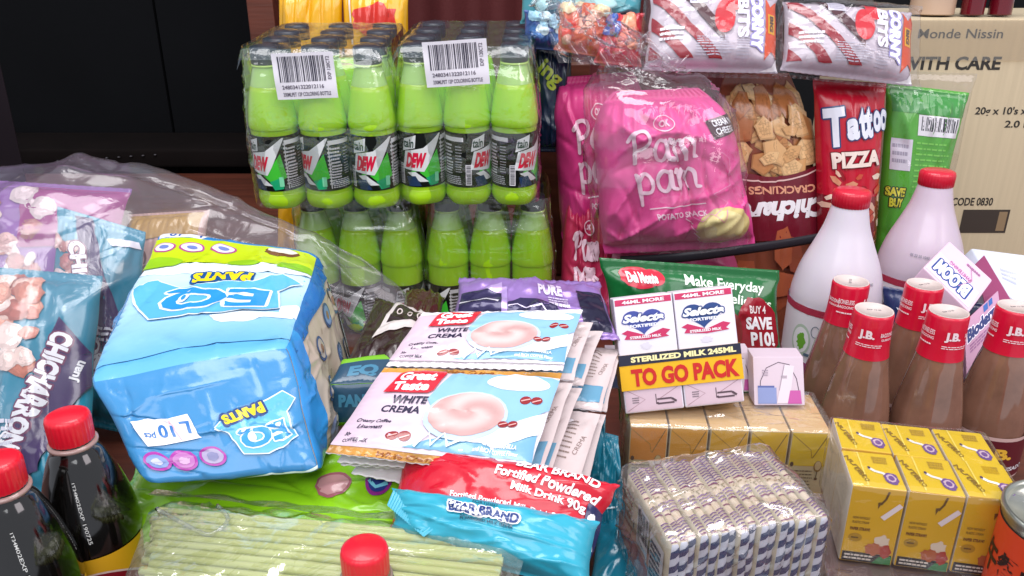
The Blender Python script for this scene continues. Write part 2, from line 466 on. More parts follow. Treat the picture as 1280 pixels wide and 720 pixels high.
def hexbox(parent, name, c, col, m=CARD, rad=.002, n=3, bulge=0., wr=0., wscale=18., seed=1, world=True, faces=None, cr=None, outward=False):
    """a box between eight corners: front bl, br, tr, tl, then back bl, br, tr, tl; returns the Surf of every face"""
    c = np.asarray(c, float)
    dim = np.array([np.linalg.norm(c[1] - c[0]), np.linalg.norm(c[4] - c[0]), np.linalg.norm(c[3] - c[0])])
    r = np.minimum(rad * 2 / dim, .98)
    def tri(q):
        x, y, z = ((q[..., k, None] + 1) / 2 for k in range(3))
        return ((1 - x) * (1 - y) * (1 - z) * c[0] + x * (1 - y) * (1 - z) * c[1] + x * (1 - y) * z * c[2] + (1 - x) * (1 - y) * z * c[3]
                + (1 - x) * y * (1 - z) * c[4] + x * y * (1 - z) * c[5] + x * y * z * c[6] + (1 - x) * y * z * c[7])
    ax = [(c[1] - c[0]) / dim[0], (c[4] - c[0]) / dim[1], (c[3] - c[0]) / dim[2]]
    def axis(k): return np.concatenate([[-1, -(1 - r[k] * .35), ], np.linspace(-(1 - r[k]), 1 - r[k], n), [1 - r[k] * .35, 1]])
    spec = {'front': (0, 2, 1, -1, 1, 1), 'back': (0, 2, 1, 1, -1, 1), 'top': (0, 1, 2, 1, 1, 1), 'bottom': (0, 1, 2, -1, -1, 1), 'right': (1, 2, 0, 1, 1, 1), 'left': (1, 2, 0, -1, -1, 1)}
    V, F, K, S = [], [], [], {}
    n0 = 0
    for fn, (iu, iv, iw, sw, su, sv) in spec.items():
        if faces and fn not in faces: continue
        a, b = axis(iu) * su, axis(iv) * sv
        A, B = np.meshgrid(a, b)
        q = np.zeros(A.shape + (3,)); q[..., iu] = A; q[..., iv] = B; q[..., iw] = sw
        inner = np.clip(q, -(1 - r), 1 - r); dl = (q - inner) / r
        dl /= np.maximum(np.linalg.norm(dl, axis=-1, keepdims=True), 1e-9)
        P = tri(inner + dl * r)
        nd = sum(dl[..., k, None] * ax[k] for k in range(3)); nd /= np.maximum(np.linalg.norm(nd, axis=-1, keepdims=True), 1e-9)
        if bulge: P = P + nd * (bulge * (1 - A ** 2) * (1 - B ** 2))[..., None]
        if wr:
            d = fbm(P * wscale, seed, 3) * .7 + ridge(P * wscale * .8 + 5, seed + 3) * .6
            P = P + nd * ((np.abs(d) if outward else d) * wr)[..., None]
        if cr:
            kk = creases((A + 1) / 2, (B + 1) / 2, cr[0], seed + len(S) * 17, (.008, .03), (.1, .4))
            P = P + nd * ((np.abs(kk) if outward else kk) * np.clip(3 * (1 - A ** 2), 0, 1) * np.clip(3 * (1 - B ** 2), 0, 1) * cr[1])[..., None]
        ny, nx = A.shape
        V.append(P.reshape(-1, 3)); F += grid_faces(ny, nx, n0); n0 += nx * ny
        cc = col[fn] if isinstance(col, dict) else col
        K.append(np.tile(cc, (nx * ny, 1)))
        s_ = Surf(P); s_.us = (a * su + 1) / 2; s_.vs = (b * sv + 1) / 2
        if rad < .003: s_.mu, s_.mv = r[iu] * .42, r[iv] * .42
        S[fn] = s_
    V = np.concatenate(V)
    # weld only for shading: shared positions stay split by colour, so give smooth normals by face
    ob = mesh_obj(name, V, F, m, parent, np.concatenate(K), normals=np.concatenate([S[k].N.reshape(-1, 3) for k in S]) if not wr and not cr else None, world=world)
    S['obj'] = ob
    return S

def rectbox(w, d, h, o=(0, 0, 0)):
    x, y, z = o
    return [(x, y, z), (x + w, y, z), (x + w, y, z + h), (x, y, z + h), (x, y + d, z), (x + w, y + d, z), (x + w, y + d, z + h), (x, y + d, z + h)]

def lathe(name, prof, m, parent=None, n=36, col=None, ripple=None, ends=True):
    """prof: list of (radius, z)"""
    t = np.linspace(0, 2 * math.pi, n, endpoint=False)
    pr = np.array(prof, float)
    V = []
    for k, (r, z) in enumerate(pr):
        rr = r * (ripple(t, z) if ripple else np.ones(n))
        V.append(np.stack([rr * np.sin(t), -rr * np.cos(t), np.full(n, z)], 1))
    F = grid_faces(len(pr), n, wrap=True)
    V = np.concatenate(V)
    if ends and pr[0, 0] > 1e-5: F.append(tuple(range(n))[::-1])
    if ends and pr[-1, 0] > 1e-5: F.append(tuple((len(pr) - 1) * n + i for i in range(n)))
    return mesh_obj(name, V, F, m, parent, col)
def smooth_prof(pts, k=5):
    p = np.array(pts, float); out = []
    for i in range(len(p) - 1):
        p0, p1, p2, p3 = p[max(i - 1, 0)], p[i], p[i + 1], p[min(i + 2, len(p) - 1)]
        for t in np.linspace(0, 1, k, endpoint=False):
            out.append(.5 * ((2 * p1) + (-p0 + p2) * t + (2 * p0 - 5 * p1 + 4 * p2 - p3) * t * t + (-p0 + 3 * p1 - 3 * p2 + p3) * t ** 3))
    out.append(p[-1]); return np.array(out)
def band(prof, a0=-180, a1=180, n=48, off=.0004):
    """Surf of part of a lathe: u from a0 to a1 degrees seen from -y, v up"""
    t = np.radians(np.linspace(a0, a1, n)); pr = np.array(prof, float)
    P = np.stack([np.stack([(r + off) * np.sin(t), -(r + off) * np.cos(t), np.full(n, z)], 1) for r, z in pr])
    sf = Surf(P); sf.hard = True
    return sf
def surf_obj(name, s, m, parent, col, world=True):
    ny, nx, _ = s.P.shape
    return mesh_obj(name, s.P.reshape(-1, 3), grid_faces(ny, nx), m, parent, col, world=world)
def tube(name, pts, r, m, parent=None, n=8, col=None, world=True, cap=True):
    p = np.asarray(pts, float); d = np.gradient(p, axis=0); d /= np.linalg.norm(d, axis=1, keepdims=True)
    V = []
    for k in range(len(p)):
        a = np.cross(d[k], (0, 0, 1.)); a /= max(np.linalg.norm(a), 1e-6); b = np.cross(d[k], a)
        t = np.linspace(0, 2 * math.pi, n, endpoint=False)
        V.append(p[k] + r * (np.cos(t)[:, None] * a + np.sin(t)[:, None] * b))
    F = grid_faces(len(p), n, wrap=True)
    if cap: F += [tuple(range(n))[::-1], tuple((len(p) - 1) * n + i for i in range(n))]
    return mesh_obj(name, np.concatenate(V), F, m, parent, col, world=world)
def sheet(name, P, m, parent, col=None, wr=0., wscale=20., seed=1, world=True, stretch=(1, 1, 1), cr=None):
    """a thin skin through a grid of points, creased along its normals"""
    P = np.asarray(P, float); S0 = Surf(P)
    if wr:
        Q = P * np.array(stretch)
        d = fbm(Q * wscale, seed, 3) * .6 + ridge(Q * wscale * .9 + 3, seed + 2) * .5
        P = P + S0.N * (d * wr)[..., None]
    if cr:
        Vv, U = np.meshgrid(np.linspace(0, 1, P.shape[1]), np.linspace(0, 1, P.shape[0]))
        P = P + S0.N * (creases(Vv, U, cr[0], seed + 40, (.006, .02), (.06, .3)) * cr[1])[..., None]
    ny, nx, _ = P.shape
    return mesh_obj(name, P.reshape(-1, 3), grid_faces(ny, nx), m, parent, col, world=world), Surf(P)
def curve_pts(ctrl, n=24):
    return smooth_prof(ctrl, max(2, n // max(1, len(ctrl) - 1)))

# ================================================================== THE SETTING
def struct(o): o["kind"] = "structure"; return o
WOOD = mat("reddish_brown_wood", C('#5c2d1f'), rough=.5, bump=.12, bscale=14, bstretch=(1, 12, 12), vary=.35, vscale=6)
DARKWALL = mat("dark_painted_board", C('#0e0e11'), rough=.8, vary=.3, vscale=3)
DARKFLOOR = mat("dark_floor", C('#100c0b'), rough=.7, vary=.3, vscale=4)
struct(mesh_obj("floor", [(-6, -2, -.8), (6, -2, -.8), (6, 6, -.8), (-6, 6, -.8)], [(0, 1, 2, 3)], DARKFLOOR))
struct(mesh_obj("wall", [(-4, 3.4, -.8), (4, 3.4, -.8), (4, 3.4, 3), (-4, 3.4, 3)], [(0, 1, 2, 3)], DARKWALL))

# table the groceries stand on
t = thing("wooden_table", "reddish brown wooden table top under all the groceries", "table", (0, 1.1, -.8))
hexbox(t, "table_top", rectbox(3.4, 1.65, .04, (-1.7, .30, -.04)), C('#6b3524'), WOOD, rad=.004)
for x in (-1.6, 1.55):
    for y in (.36, 1.85):
        hexbox(t, "leg", rectbox(.06, .06, .755, (x, y, -.798)), C('#5a2c1e'), WOOD, rad=.003)

# dark things in the shade behind
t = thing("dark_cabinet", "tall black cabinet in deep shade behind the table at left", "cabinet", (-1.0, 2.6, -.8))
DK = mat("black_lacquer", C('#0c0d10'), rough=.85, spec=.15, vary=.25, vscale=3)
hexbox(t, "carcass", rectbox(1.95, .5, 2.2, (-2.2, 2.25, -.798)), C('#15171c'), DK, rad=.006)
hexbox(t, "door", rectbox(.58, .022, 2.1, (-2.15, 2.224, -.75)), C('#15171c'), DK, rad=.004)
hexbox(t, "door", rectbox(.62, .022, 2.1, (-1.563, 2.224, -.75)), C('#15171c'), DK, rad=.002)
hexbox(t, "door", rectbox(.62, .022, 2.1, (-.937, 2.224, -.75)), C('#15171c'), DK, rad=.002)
t = thing("dark_bench", "low black bench with a row of small studs along its edge", "bench", (-1.0, 2.15, -.8))
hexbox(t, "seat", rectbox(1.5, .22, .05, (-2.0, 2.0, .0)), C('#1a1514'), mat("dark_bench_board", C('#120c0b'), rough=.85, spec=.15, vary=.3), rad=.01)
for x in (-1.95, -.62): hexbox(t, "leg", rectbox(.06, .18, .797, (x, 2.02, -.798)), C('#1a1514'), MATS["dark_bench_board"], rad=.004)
for k in range(9):
    p = PY(70 + 15 * k, 192 - 2.6 * k, 1.996)
    lathe("stud", [(.0, 0), (.004, .001), (.003, .003), (0, .004)], mat("dull_metal", (.12, .11, .12), rough=.4, metal=.8), t, n=8).location = np.array([p[0], 1.997, .018 + .002 * k]) - np.array(t.location)
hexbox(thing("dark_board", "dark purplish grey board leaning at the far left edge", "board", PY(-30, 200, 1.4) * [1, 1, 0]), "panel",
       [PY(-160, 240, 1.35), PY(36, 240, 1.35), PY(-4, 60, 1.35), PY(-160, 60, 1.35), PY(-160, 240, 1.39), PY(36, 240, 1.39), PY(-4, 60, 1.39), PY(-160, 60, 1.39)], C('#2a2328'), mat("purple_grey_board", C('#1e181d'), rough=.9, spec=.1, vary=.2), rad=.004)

t = thing("wooden_post", "reddish brown wooden post behind the left bottle pack", "post", (-.5, 1.9, 0))
a, b = PY(314, 60, 1.7)[0], PY(347, 60, 1.7)[0]
hexbox(t, "shaft", rectbox(b - a, .07, 1.2, (a, 1.7, .002)), C('#7a3a2a'), WOOD, rad=.004)
t = thing("red_curtain", "dark red cloth hanging behind the stacked bottle packs", "curtain", (0, 1.98, 0))
nx = 60; xs = np.linspace(-.52, .55, nx); zs = np.linspace(.02, 1.2, 12)
X, Z = np.meshgrid(xs, zs)
sheet("cloth", np.stack([X, 1.84 + .022 * np.sin(X * 55) + .01 * np.sin(X * 23 + 1), Z], -1), mat("dark_red_cloth", C('#4a1214'), rough=.8, bump=.2, bscale=200), t)
tube("rail", [(-.56, 1.84, 1.2), (0, 1.84, 1.2), (.6, 1.84, 1.2)], .008, MATS["dull_metal"], t)
for x in (-.54, .58): hexbox(t, "stand", rectbox(.02, .02, 1.19, (x - .01, 1.86, .002)), C('#333333'), MATS["black_lacquer"], rad=.002)
t = thing("wooden_crate", "brown wooden upright board between bottle packs and pink snack bags", "board", (.05, 1.16, 0))
a, b = PY(668, 300, 1.16)[0], PY(712, 300, 1.16)[0]
hexbox(t, "board", rectbox(b - a + .03, .03, .34, (a, 1.24, .002)), C('#7a4a30'), WOOD, rad=.003)

# ================================================================== SODA PACKS
LIQ = mat("lime_soda", C('#b8f426'), rough=.12, coat=.6, sss=.6, spec=.5, trans=.15, ior=1.34)
def _soda():
    nt = LIQ.node_tree
    b = nt.nodes["Principled BSDF"]; b.inputs["Subsurface Radius"].default_value = (.03, .045, .006)
    b.inputs["Subsurface Scale"].default_value = .6
_soda()
CAPM = mat("dark_bottle_cap", C('#20262e'), rough=.35, coat=.3)
BH, BR = .21, .0295
prof_all = smooth_prof([(.019, 0), (.026, .003), (BR, .012), (BR - .0012, .022), (BR - .0015, .028), (BR - .0015, .10), (BR - .0006, .107), (BR, .113), (BR - .0015, .126), (.0245, .148), (.0186, .172), (.0150, .186)], 4)
prof = [p for p in prof_all if p[1] < .166]; nprof = [prof[-1]] + [p for p in prof_all if p[1] >= .166]
proto = thing("proto", "x", "x")
b0 = lathe("bottle", prof, LIQ, proto, n=28, ripple=lambda t, z: 1 + .05 * max(0, 1 - z / .022) * np.cos(5 * t))
neck0 = lathe("neck", nprof, mat("pale_green_neck", C('#b4e07c'), rough=.08, coat=.8, sss=.3), b0, n=28, ends=False)
cap0 = lathe("cap", [(.0162, .187), (.0165, .188), (.0165, .204), (.0158, .2075), (.013, .2085), (0, .2087)], CAPM, b0, n=40, ripple=lambda t, z: 1 + (.012 * np.sign(np.sin(20 * t)) if z < .2 else 0))
ring0 = lathe("neck_ring", [(.0145, .1835), (.0168, .1842), (.0168, .1862), (.0145, .187)], mat("lime_neck_ring", C('#c9ef7a'), rough=.25), b0, n=28)
ls = band([(BR - .0015, .0275), (BR - .0015, .06), (BR - .0015, .1005)], -180, 180, 64, .0006)
LABM = mat("soda_label", rough=.5, spec=.25)
lab0 = surf_obj("label", ls, LABM, b0, C('#060b08'), False)
ar = Art(ls, h=.004, base=.0003)
WH, RD, GN, DG = (.70, .72, .72), C('#d3163f'), C('#3fbf35'), C('#0d6b3a')
for ux, K in ((.36, '#1'), (.86, '#2')):     # two logo panels, half a turn apart; ingredients between them
    ar.poly([(ux - .10, .30), (ux - .02, .36), (ux + .015, .66), (ux - .03, .52)], GN, 'emblem' + K)
    ar.poly([(ux - .03, .32), (ux + .10, .72), (ux + .13, .28), (ux + .03, .16)], GN, 'emblem' + K)
    ar.poly([(ux + .01, .20), (ux + .10, .30), (ux + .10, .05), (ux + .04, .03)], C('#17a36b'), 'emblem' + K)
    ar.poly([(ux - .12, .30), (ux - .06, .33), (ux + .03, .12), (ux - .03, .12)], WH, 'emblem' + K)
    ar.poly([(ux - .125, .22), (ux - .06, .24), (ux - .02, .03), (ux - .11, .02)], C('#22385a'), 'emblem' + K)
    ar.poly([(ux - .16, .38), (ux - .13, .70), (ux + .0, .76), (ux + .12, .97), (ux + .135, .97), (ux - .0, .33)], WH, 'emblem' + K)
    ar.text("DEW", ux - .055, .545, .27, .155, RD, shear=.5, bold=.07, part='brand_lettering' + K)
    ar.poly([(ux - .15, .70), (ux - .135, .90), (ux - .045, .97), (ux - .055, .76)], WH, 'emblem' + K)
    ar.text("tain", ux - .10, .83, .14, .075, C('#1d4033'), shear=.2, bold=.03, part='brand_lettering' + K)
    ar.rect(ux + .075, .10, ux + .105, .30, C('#7fd8a8'), 'emblem' + K)
    ar.lines(ux + .125, .12, ux + .15, .9, 12, (.6, .62, .62), seed=4)
for ux, K in ((.10, '#1'), (.60, '#2')):
    ar.rect(ux - .105, .86, ux + .06, .93, (.7, .7, .72), 'nutrition_panel' + K)
    ar.rect(ux - .108, .05, ux - .102, .93, (.6, .6, .62), 'nutrition_panel' + K)
    ar.lines(ux - .095, .25, ux - .02, .82, 10, (.62, .62, .66), seed=6)
    ar.lines(ux + .0, .3, ux + .05, .80, 10, (.5, .5, .55), fill=.3, seed=7)
    ar.lines(ux - .095, .05, ux + .06, .24, 5, (.55, .55, .6), seed=8)
    ar.barcode(ux + .072, .05, ux + .112, .48, horiz=True)
art0 = ar.build(b0, LABM, False)
LABELS = [lab0] + art0
SUB = [neck0, cap0, ring0, lab0] + art0
SODAFILM = film_mat("soda_shrink_film", milk=.03, refl=1.9, bump=.25, bscale=42, rough=.12, milkcol=(.60, .85, .45))
GREYFILM = film_mat("soda_top_film", milk=.12, refl=.9, bump=.4, bscale=40, rough=.15, milkcol=(.12, .18, .24))
def soda_pack(label, x0, y0, z0, pitch, rows, yaws, rz=0, sticker=None, top=True, seed=1, nz=60, tilt=0):
    t = thing("soda_pack", label, "soda pack", (x0 + pitch, y0, z0), "shrink wrapped packs of lime green soda")
    t.rotation_euler = (tilt, 0, rz); t.scale = (1, 1, .935)
    rng = random.Random(seed)
    for r in range(rows):
        for k in range(3):
            bt = copy_to(b0, t, ((k - 1) * pitch, r * .0595, 0), math.radians(yaws[k] if r == 0 else rng.uniform(-180, 180)))
            for s_ in SUB:
                if r > 1 and not (k == 2 or s_ is cap0): continue
                copy_to(s_, bt, (0, 0, -.022) if (not top and s_ in LABELS) else None)
    # shrink film: rounded outline of the pack, pulled in between necks
    hw, dp = pitch * 1.5 + .003, rows * .0595
    n = 150; per = np.linspace(0, 1, n + 1)
    def outline(s_, z):
        a = s_ * 2 * math.pi; ex = .22
        x = np.sign(np.sin(a)) * np.abs(np.sin(a)) ** ex * hw; y = -np.sign(np.cos(a)) * np.abs(np.cos(a)) ** ex * dp / 2
        return x, y + dp / 2 - .03
    zz = np.concatenate([np.linspace(.004, .20, nz), [.207, .2115, .2125]])
    G = []
    for z in zz:
        x, y = outline(per, z)
        tp = np.clip((z - .12) / .09, 0, 1); k = 1 - .10 * tp ** 1.5 * (1 if rows > 2 else .6)
        if z > .21: k *= .93
        if z > .212: k *= .6
        x = x * (1 - .08 * tp); y = (y - (dp / 2 - .03)) * k + dp / 2 - .03
        sc = .0025 * np.sin(np.clip((z - .1) / .1, 0, 1) * math.pi) * np.cos(x / pitch * 2 * math.pi)
        G.append(np.stack([x, y + np.where(y < 0, .002 + sc * -1.5, 0), np.full_like(x, z)], -1))
    G = np.array(G)
    f, fs = sheet("shrink_film", G[:nz + 1], SODAFILM, t, wr=.0030, wscale=30, seed=seed, world=False, stretch=(1.3, 1.3, .35), cr=(70, .0022))
    if top:
        # the gathered film over the caps
        U, Vv = np.meshgrid(np.linspace(-1, 1, 30), np.linspace(0, 1, 36))
        k = 1 - .12
        Pt = np.stack([U * hw * .93, -.028 + Vv * (dp + .0) * .97, .2105 - .0045 * (1 - np.abs(np.cos(U * 1.5 * math.pi) * np.cos((Vv * rows - .5) * math.pi)))], -1)
        Pt[..., 2] -= .012 * (np.abs(U) > .97) + .010 * (Vv < .01)
        sheet("top_film", Pt, GREYFILM, t, wr=.0016, wscale=40, seed=seed + 4, world=False)
    if sticker:
        cx, cz, w, h, rot = sticker
        u = np.linspace(-1, 1, 14); v = np.linspace(-1, 1, 8); U, Vv = np.meshgrid(u, v)
        a = math.radians(rot)
        Xs, Zs = (U * w / 2) * math.cos(a) - (Vv * h / 2) * math.sin(a), (U * w / 2) * math.sin(a) + (Vv * h / 2) * math.cos(a)
        Yy = -.034 + .001 * np.sin(U * 3) + .0008 * np.sin(Vv * 4 + U)
        st = Surf(np.stack([cx + Xs, Yy, cz + Zs], -1))
        so = surf_obj("barcode_sticker", st, PAPER, t, (.80, .76, .82), False)
        ar = Art(st, h=.01); rng2 = np.random.default_rng(5); x = .09; out = []
        while x < .83:
            wd = rng2.choice([.009, .014, .022]); q = ar.sc([(x, .38), (x + wd, .38), (x + wd, .93), (x, .93)]); out += [q[[0, 1, 2]], q[[0, 2, 3]]]; x += wd + rng2.choice([.008, .012, .02])
        ar.add(np.array(out), (.03, .025, .05), 'barcode')
        ar.text("2480341322012116", .45, .27, .09, .68, (.1, .08, .12))
        ar.text("330MLPET 12P COLORING BOTTLE", .5, .11, .09, .78, (.1, .08, .12))
        ar.text("EXP 120CT2", .90, .66, .06, .5, (.1, .08, .12), rot=90)
        for o in ar.build(so, PAPER, False): pass
    return t
FY = .985
soda_pack("upper left soda pack with bottle logos facing front and its barcode sticker on the film", -.290, FY, .1985, .0598, 4, (35, 20, 55), math.radians(1.5), (-.008, .178, .070, .056, 2), seed=2, tilt=math.radians(4))
soda_pack("upper right soda pack with nutrition panels facing front beside the pink snack bags", -.113, FY + .012, .2, .058, 4, (62, 116, 108), math.radians(-1.5), (-.008, .190, .074, .055, 4), seed=3, tilt=math.radians(4))
soda_pack("lower left soda pack carrying another pack, behind the blue diaper pack", -.268, 1.04, .0005, .058, 3, (150, 200, 90), 0, None, False, seed=4)
soda_pack("lower right soda pack standing behind the purple sachets", -.088, 1.04, .0005, .058, 3, (10, 140, 250), 0, None, False, seed=5)
for o in SUB + [b0, proto]: bpy.data.objects.remove(o)

# ================================================================== LEFT SIDE
WHITE = (.80, .79, .82)
# ---- blue diaper pack
def base_of(*pts):
    p = np.mean(np.array(pts), 0); return (p[0], p[1], min(q[2] for q in pts))
ED = dict(ftl=PD(102, 478, .588), ftr=PD(364, 430, .622), fbl=PD(180, 612, .556), fbr=PD(404, 594, .585),
          btl=PD(196, 288, .815), btr=PD(400, 312, .83))
off = ED['btl'] - ED['ftl']; off2 = ED['btr'] - ED['ftr']
cor = [ED['fbl'], ED['fbr'], ED['ftr'], ED['ftl'], ED['fbl'] + off * .92 + np.array([.01, 0, -.005]), PD(452, 498, .80), ED['btr'], ED['btl']]
t = thing("diaper_pack", "large sky blue pack of diaper pants tilted on the lime pack", "diaper pack", base_of(*cor[:4]))
BL = C('#3a84ba')
S = hexbox(t, "pack_body", cor, {'front': BL, 'top': C('#5eaad8'), 'right': C('#b8ab9c'), 'left': BL, 'back': BL, 'bottom': BL}, PRINT, rad=.010, n=64, bulge=.006, wr=.0036, wscale=17, seed=5, cr=(34, .0032))
ar = Art(S['top'], h=.006, base=.0006)   # the big face, printed upside down as the pack lies
sky = lambda u, v: tuple(np.array(C('#58a6d6')) * (1 - min(1, v * 1.3)) + np.array((.62, .80, .90)) * min(1, v * 1.3))
ar.rect(.0, .07, 1, .70, sky, 'printed_sky')
for cx, cy, rx, ry, sd in ((.15, .66, .2, .05, 1), (.5, .655, .25, .055, 2), (.86, .66, .2, .05, 3), (.75, .25, .2, .035, 4), (.98, .3, .1, .05, 5)):
    ar.ell(cx, cy, rx, ry, (.74, .82, .88), f'printed_cloud#{sd}', wob=.12, seed=sd)
ar.rect(.0, .70, 1, .92, C('#b9cf1c'), 'printed_meadow')
ar.ell(.1, .71, .16, .045, C('#8fbf20'), 'printed_hill#1', wob=.05)
ar.ell(.62, .70, .10, .03, C('#8fbf20'), 'printed_hill#2', wob=.08)
ar.ell(.93, .69, .12, .04, C('#7fb51e'), 'printed_hill#3', wob=.05)
ar.rect(0, .92, 1, 1, C('#2f7fbf'), 'printed_band')
ar.poly([(.03, .93), (.30, .93), (.36, .985), (.03, .985)], WHITE, 'size_panel')
ar.text("L   10", .2, .957, .035, .2, C('#2a5aa8'), rot=180)
for k, cx in enumerate((.10, .27, .46)):
    ar.ell(cx, .84, .075, .042, C('#b04a86'), f'badge#{k}')
    ar.ell(cx, .84, .062, .034, (.70, .66, .78), f'badge#{k}')
    ar.ell(cx, .84, .03, .016, C('#6e7fc0'), f'badge#{k}')
ar.ell(.80, .86, .10, .05, C('#6b3a20'), 'printed_cookie', wob=.05); ar.ell(.80, .875, .085, .03, (.72, .66, .58), 'printed_cookie', wob=.08)
ar.text("PANTS", .52, .575, .075, .34, C('#e3cd1e'), rot=178, bold=.06, part='pants_lettering', out=(C('#1c4f8c'), .0025))
RB = [(.06, .50), (.16, .56), (.30, .50), (.70, .53), (.86, .60), (.96, .52), (.84, .46), (.88, .30), (.60, .27), (.22, .28), (.10, .40)]
ar.line(RB + RB[:1], .0035, (.72, .82, .90), 'logo_border'); ar.poly(RB, C('#5aaede'), 'logo_panel')
ar.text("EQ", .52, .40, .17, .56, C('#2d8fd3'), rot=180, bold=.04, part='brand_lettering', out=((.72, .82, .90), .0028))
ar.ell(.365, .40, .035, .03, (.72, .82, .9), 'logo_eye'); ar.ell(.362, .405, .016, .018, C('#2d8fd3'), 'logo_eye')
ar.build(t, PRINT)
ar = Art(S['front'], h=.006, base=.0009)
ar.poly([(.115, .585), (.155, .385), (.44, .42), (.42, .63)], WHITE, 'size_panel')
ar.text("L", .385, .525, .10, .05, C('#2f6fb4'), rot=176, bold=.03); ar.text("10", .285, .505, .095, .08, C('#2f6fb4'), rot=176, bold=.03); ar.text("pcs", .195, .485, .05, .06, C('#2f6fb4'), rot=176)
ar.line([(.34, .42), (.325, .6)], .0008, C('#d5a5b5'), 'size_panel')
for k, (cx, cy) in enumerate(((.16, .245), (.295, .235), (.45, .25))):
    ar.ell(cx, cy, .070, .085, C('#a02a98'), f'badge#{k}', rot=-4)
    ar.ell(cx, cy, .056, .064, ((.16, .24, .50), (.42, .14, .40), (.34, .30, .46))[k], f'badge#{k}')
    ar.ell(cx, cy - .005, .03, .035, ((.46, .48, .66), (.56, .34, .54), (.20, .20, .36))[k], f'badge#{k}', wob=.15, seed=k)
RB = [(.53, .50), (.60, .56), (.82, .62), (.90, .66), (.95, .58), (.89, .50), (.91, .30), (.74, .22), (.62, .25), (.58, .42)]
ar.line(RB + RB[:1], .0022, (.72, .82, .90), 'logo_border'); ar.poly(RB, C('#5aaede'), 'logo_panel')
ar.text("PANTS", .68, .555, .085, .22, C('#e3cd1e'), rot=190, bold=.06, part='pants_lettering', out=(C('#1c3f7c'), .0016))
ar.text("EQ", .75, .375, .17, .25, C('#2d8fd3'), rot=188, bold=.04, part='brand_lettering', out=((.72, .82, .90), .0011))
ar.ell(.685, .36, .022, .04, (.72, .82, .9), 'logo_eye')
ar.poly([(.5, .0), (1, .0), (1, .045), (.9, .03), (.75, .04), (.6, .015)], (.62, .72, .66), 'printed_cloud')
ar.build(t, PRINT)
ar = Art(S['right'], h=.006, base=.0006)
ar.rect(0, .86, 1, 1, C('#1f66ad'), 'edge_stripe'); ar.rect(0, 0, .16, 1, C('#2f86c8'), 'edge_stripe')
ar.rect(.9, .0, 1, .9, C('#8fa6a8'), 'edge_stripe')
for k, (cx, cy) in enumerate(((.36, .66), (.58, .76), (.80, .74), (.35, .38), (.62, .46), (.80, .40))):
    ar.ell(cx, cy, .055, .085, C('#43577e'), f'badge#{k}'); ar.ell(cx, cy, .042, .066, ((.40, .36, .33), (.16, .25, .45), (.38, .34, .30))[k % 3], f'badge#{k}'); ar.ell(cx, cy, .018, .03, C('#8a6a58'), f'badge#{k}')
    ar.line([(cx + .08, cy + .05), (cx + .1, cy + .08)], .001, C('#8a7a66'), f'badge#{k}')
ar.rect(.2, .02, .85, .2, C('#7f86a8'), 'printed_scene'); ar.ell(.5, .16, .2, .06, C('#a9a89a'), 'printed_scene', wob=.1)
ar.build(t, PRINT)

# ---- lime diaper packs under it
LIME = C('#86c21a')
c = [PZ(150, 760, .0), PZ(520, 800, .0), PZ(500, 690, .105), PZ(133, 655, .105), PZ(120, 560, .0), PZ(560, 560, .0), PZ(545, 548, .115), PZ(180, 545, .11)]
c[4] = np.array([c[7][0], c[7][1], 0.]); c[5] = np.array([c[6][0], c[6][1], 0.]); c[0] = np.array([c[3][0] + .004, c[3][1] - .002, 0]); c[1] = np.array([c[2][0], c[2][1], 0])
t = thing("diaper_pack", "lime green pack lying flat under the blue diaper pack and the straws", "diaper pack", base_of(*c))
S = hexbox(t, "pack_body", c, LIME, PRINT, rad=.014, n=56, bulge=.004, wr=.003, wscale=16, seed=9, cr=(26, .004))
ar = Art(S['top'], h=.006, base=.0006)
ar.ell(.865, .54, .045, .15, C('#8f2a86'), 'badge#1'); ar.ell(.865, .54, .036, .12, C('#2b3a86'), 'badge#1'); ar.ell(.862, .6, .018, .04, WHITE, 'badge#1', wob=.2); ar.line([(.835, .5), (.86, .46), (.895, .5)], .003, C('#78c4e0'), 'badge#1')
ar.ell(.72, .47, .06, .11, C('#9c5a64'), 'badge#2', wob=.04); ar.ell(.72, .465, .052, .085, C('#b9868a'), 'badge#2', wob=.05)
ar.build(t, PRINT)
c = [PZ(398, 560, .10), PZ(480, 560, .10), PZ(487, 478, .155), PZ(412, 480, .155), PZ(420, 470, .10), PZ(500, 470, .10), PZ(500, 440, .165), PZ(425, 446, .165)]
c[4] = np.array([c[7][0], c[7][1], .10]); c[5] = np.array([c[6][0], c[6][1], .10]); c[0] = np.array([c[3][0], c[3][1] - .01, .12]); c[1] = np.array([c[2][0], c[2][1] - .01, .12])
t = thing("diaper_pack", "small lime and navy pack wedged between blue pack and coffee sachets", "diaper pack", base_of(*c))
S = hexbox(t, "pack_body", c, C('#6fae1c'), PRINT, rad=.004, n=12, bulge=.002, wr=.003, seed=12)
ar = Art(S['top'], base=.0006); ar.rect(.0, .0, 1, .72, C('#17405a'), 'printed_panel'); ar.text("EQ", .5, .35, .4, .5, C('#3b7896'), bold=.06); ar.build(t, PRINT)
ar = Art(S['front'], base=.0006); ar.rect(.03, .1, .97, .97, C('#17405a'), 'printed_panel'); ar.text("PANTS", .5, .6, .3, .7, C('#3b7896'), bold=.06); ar.build(t, PRINT)

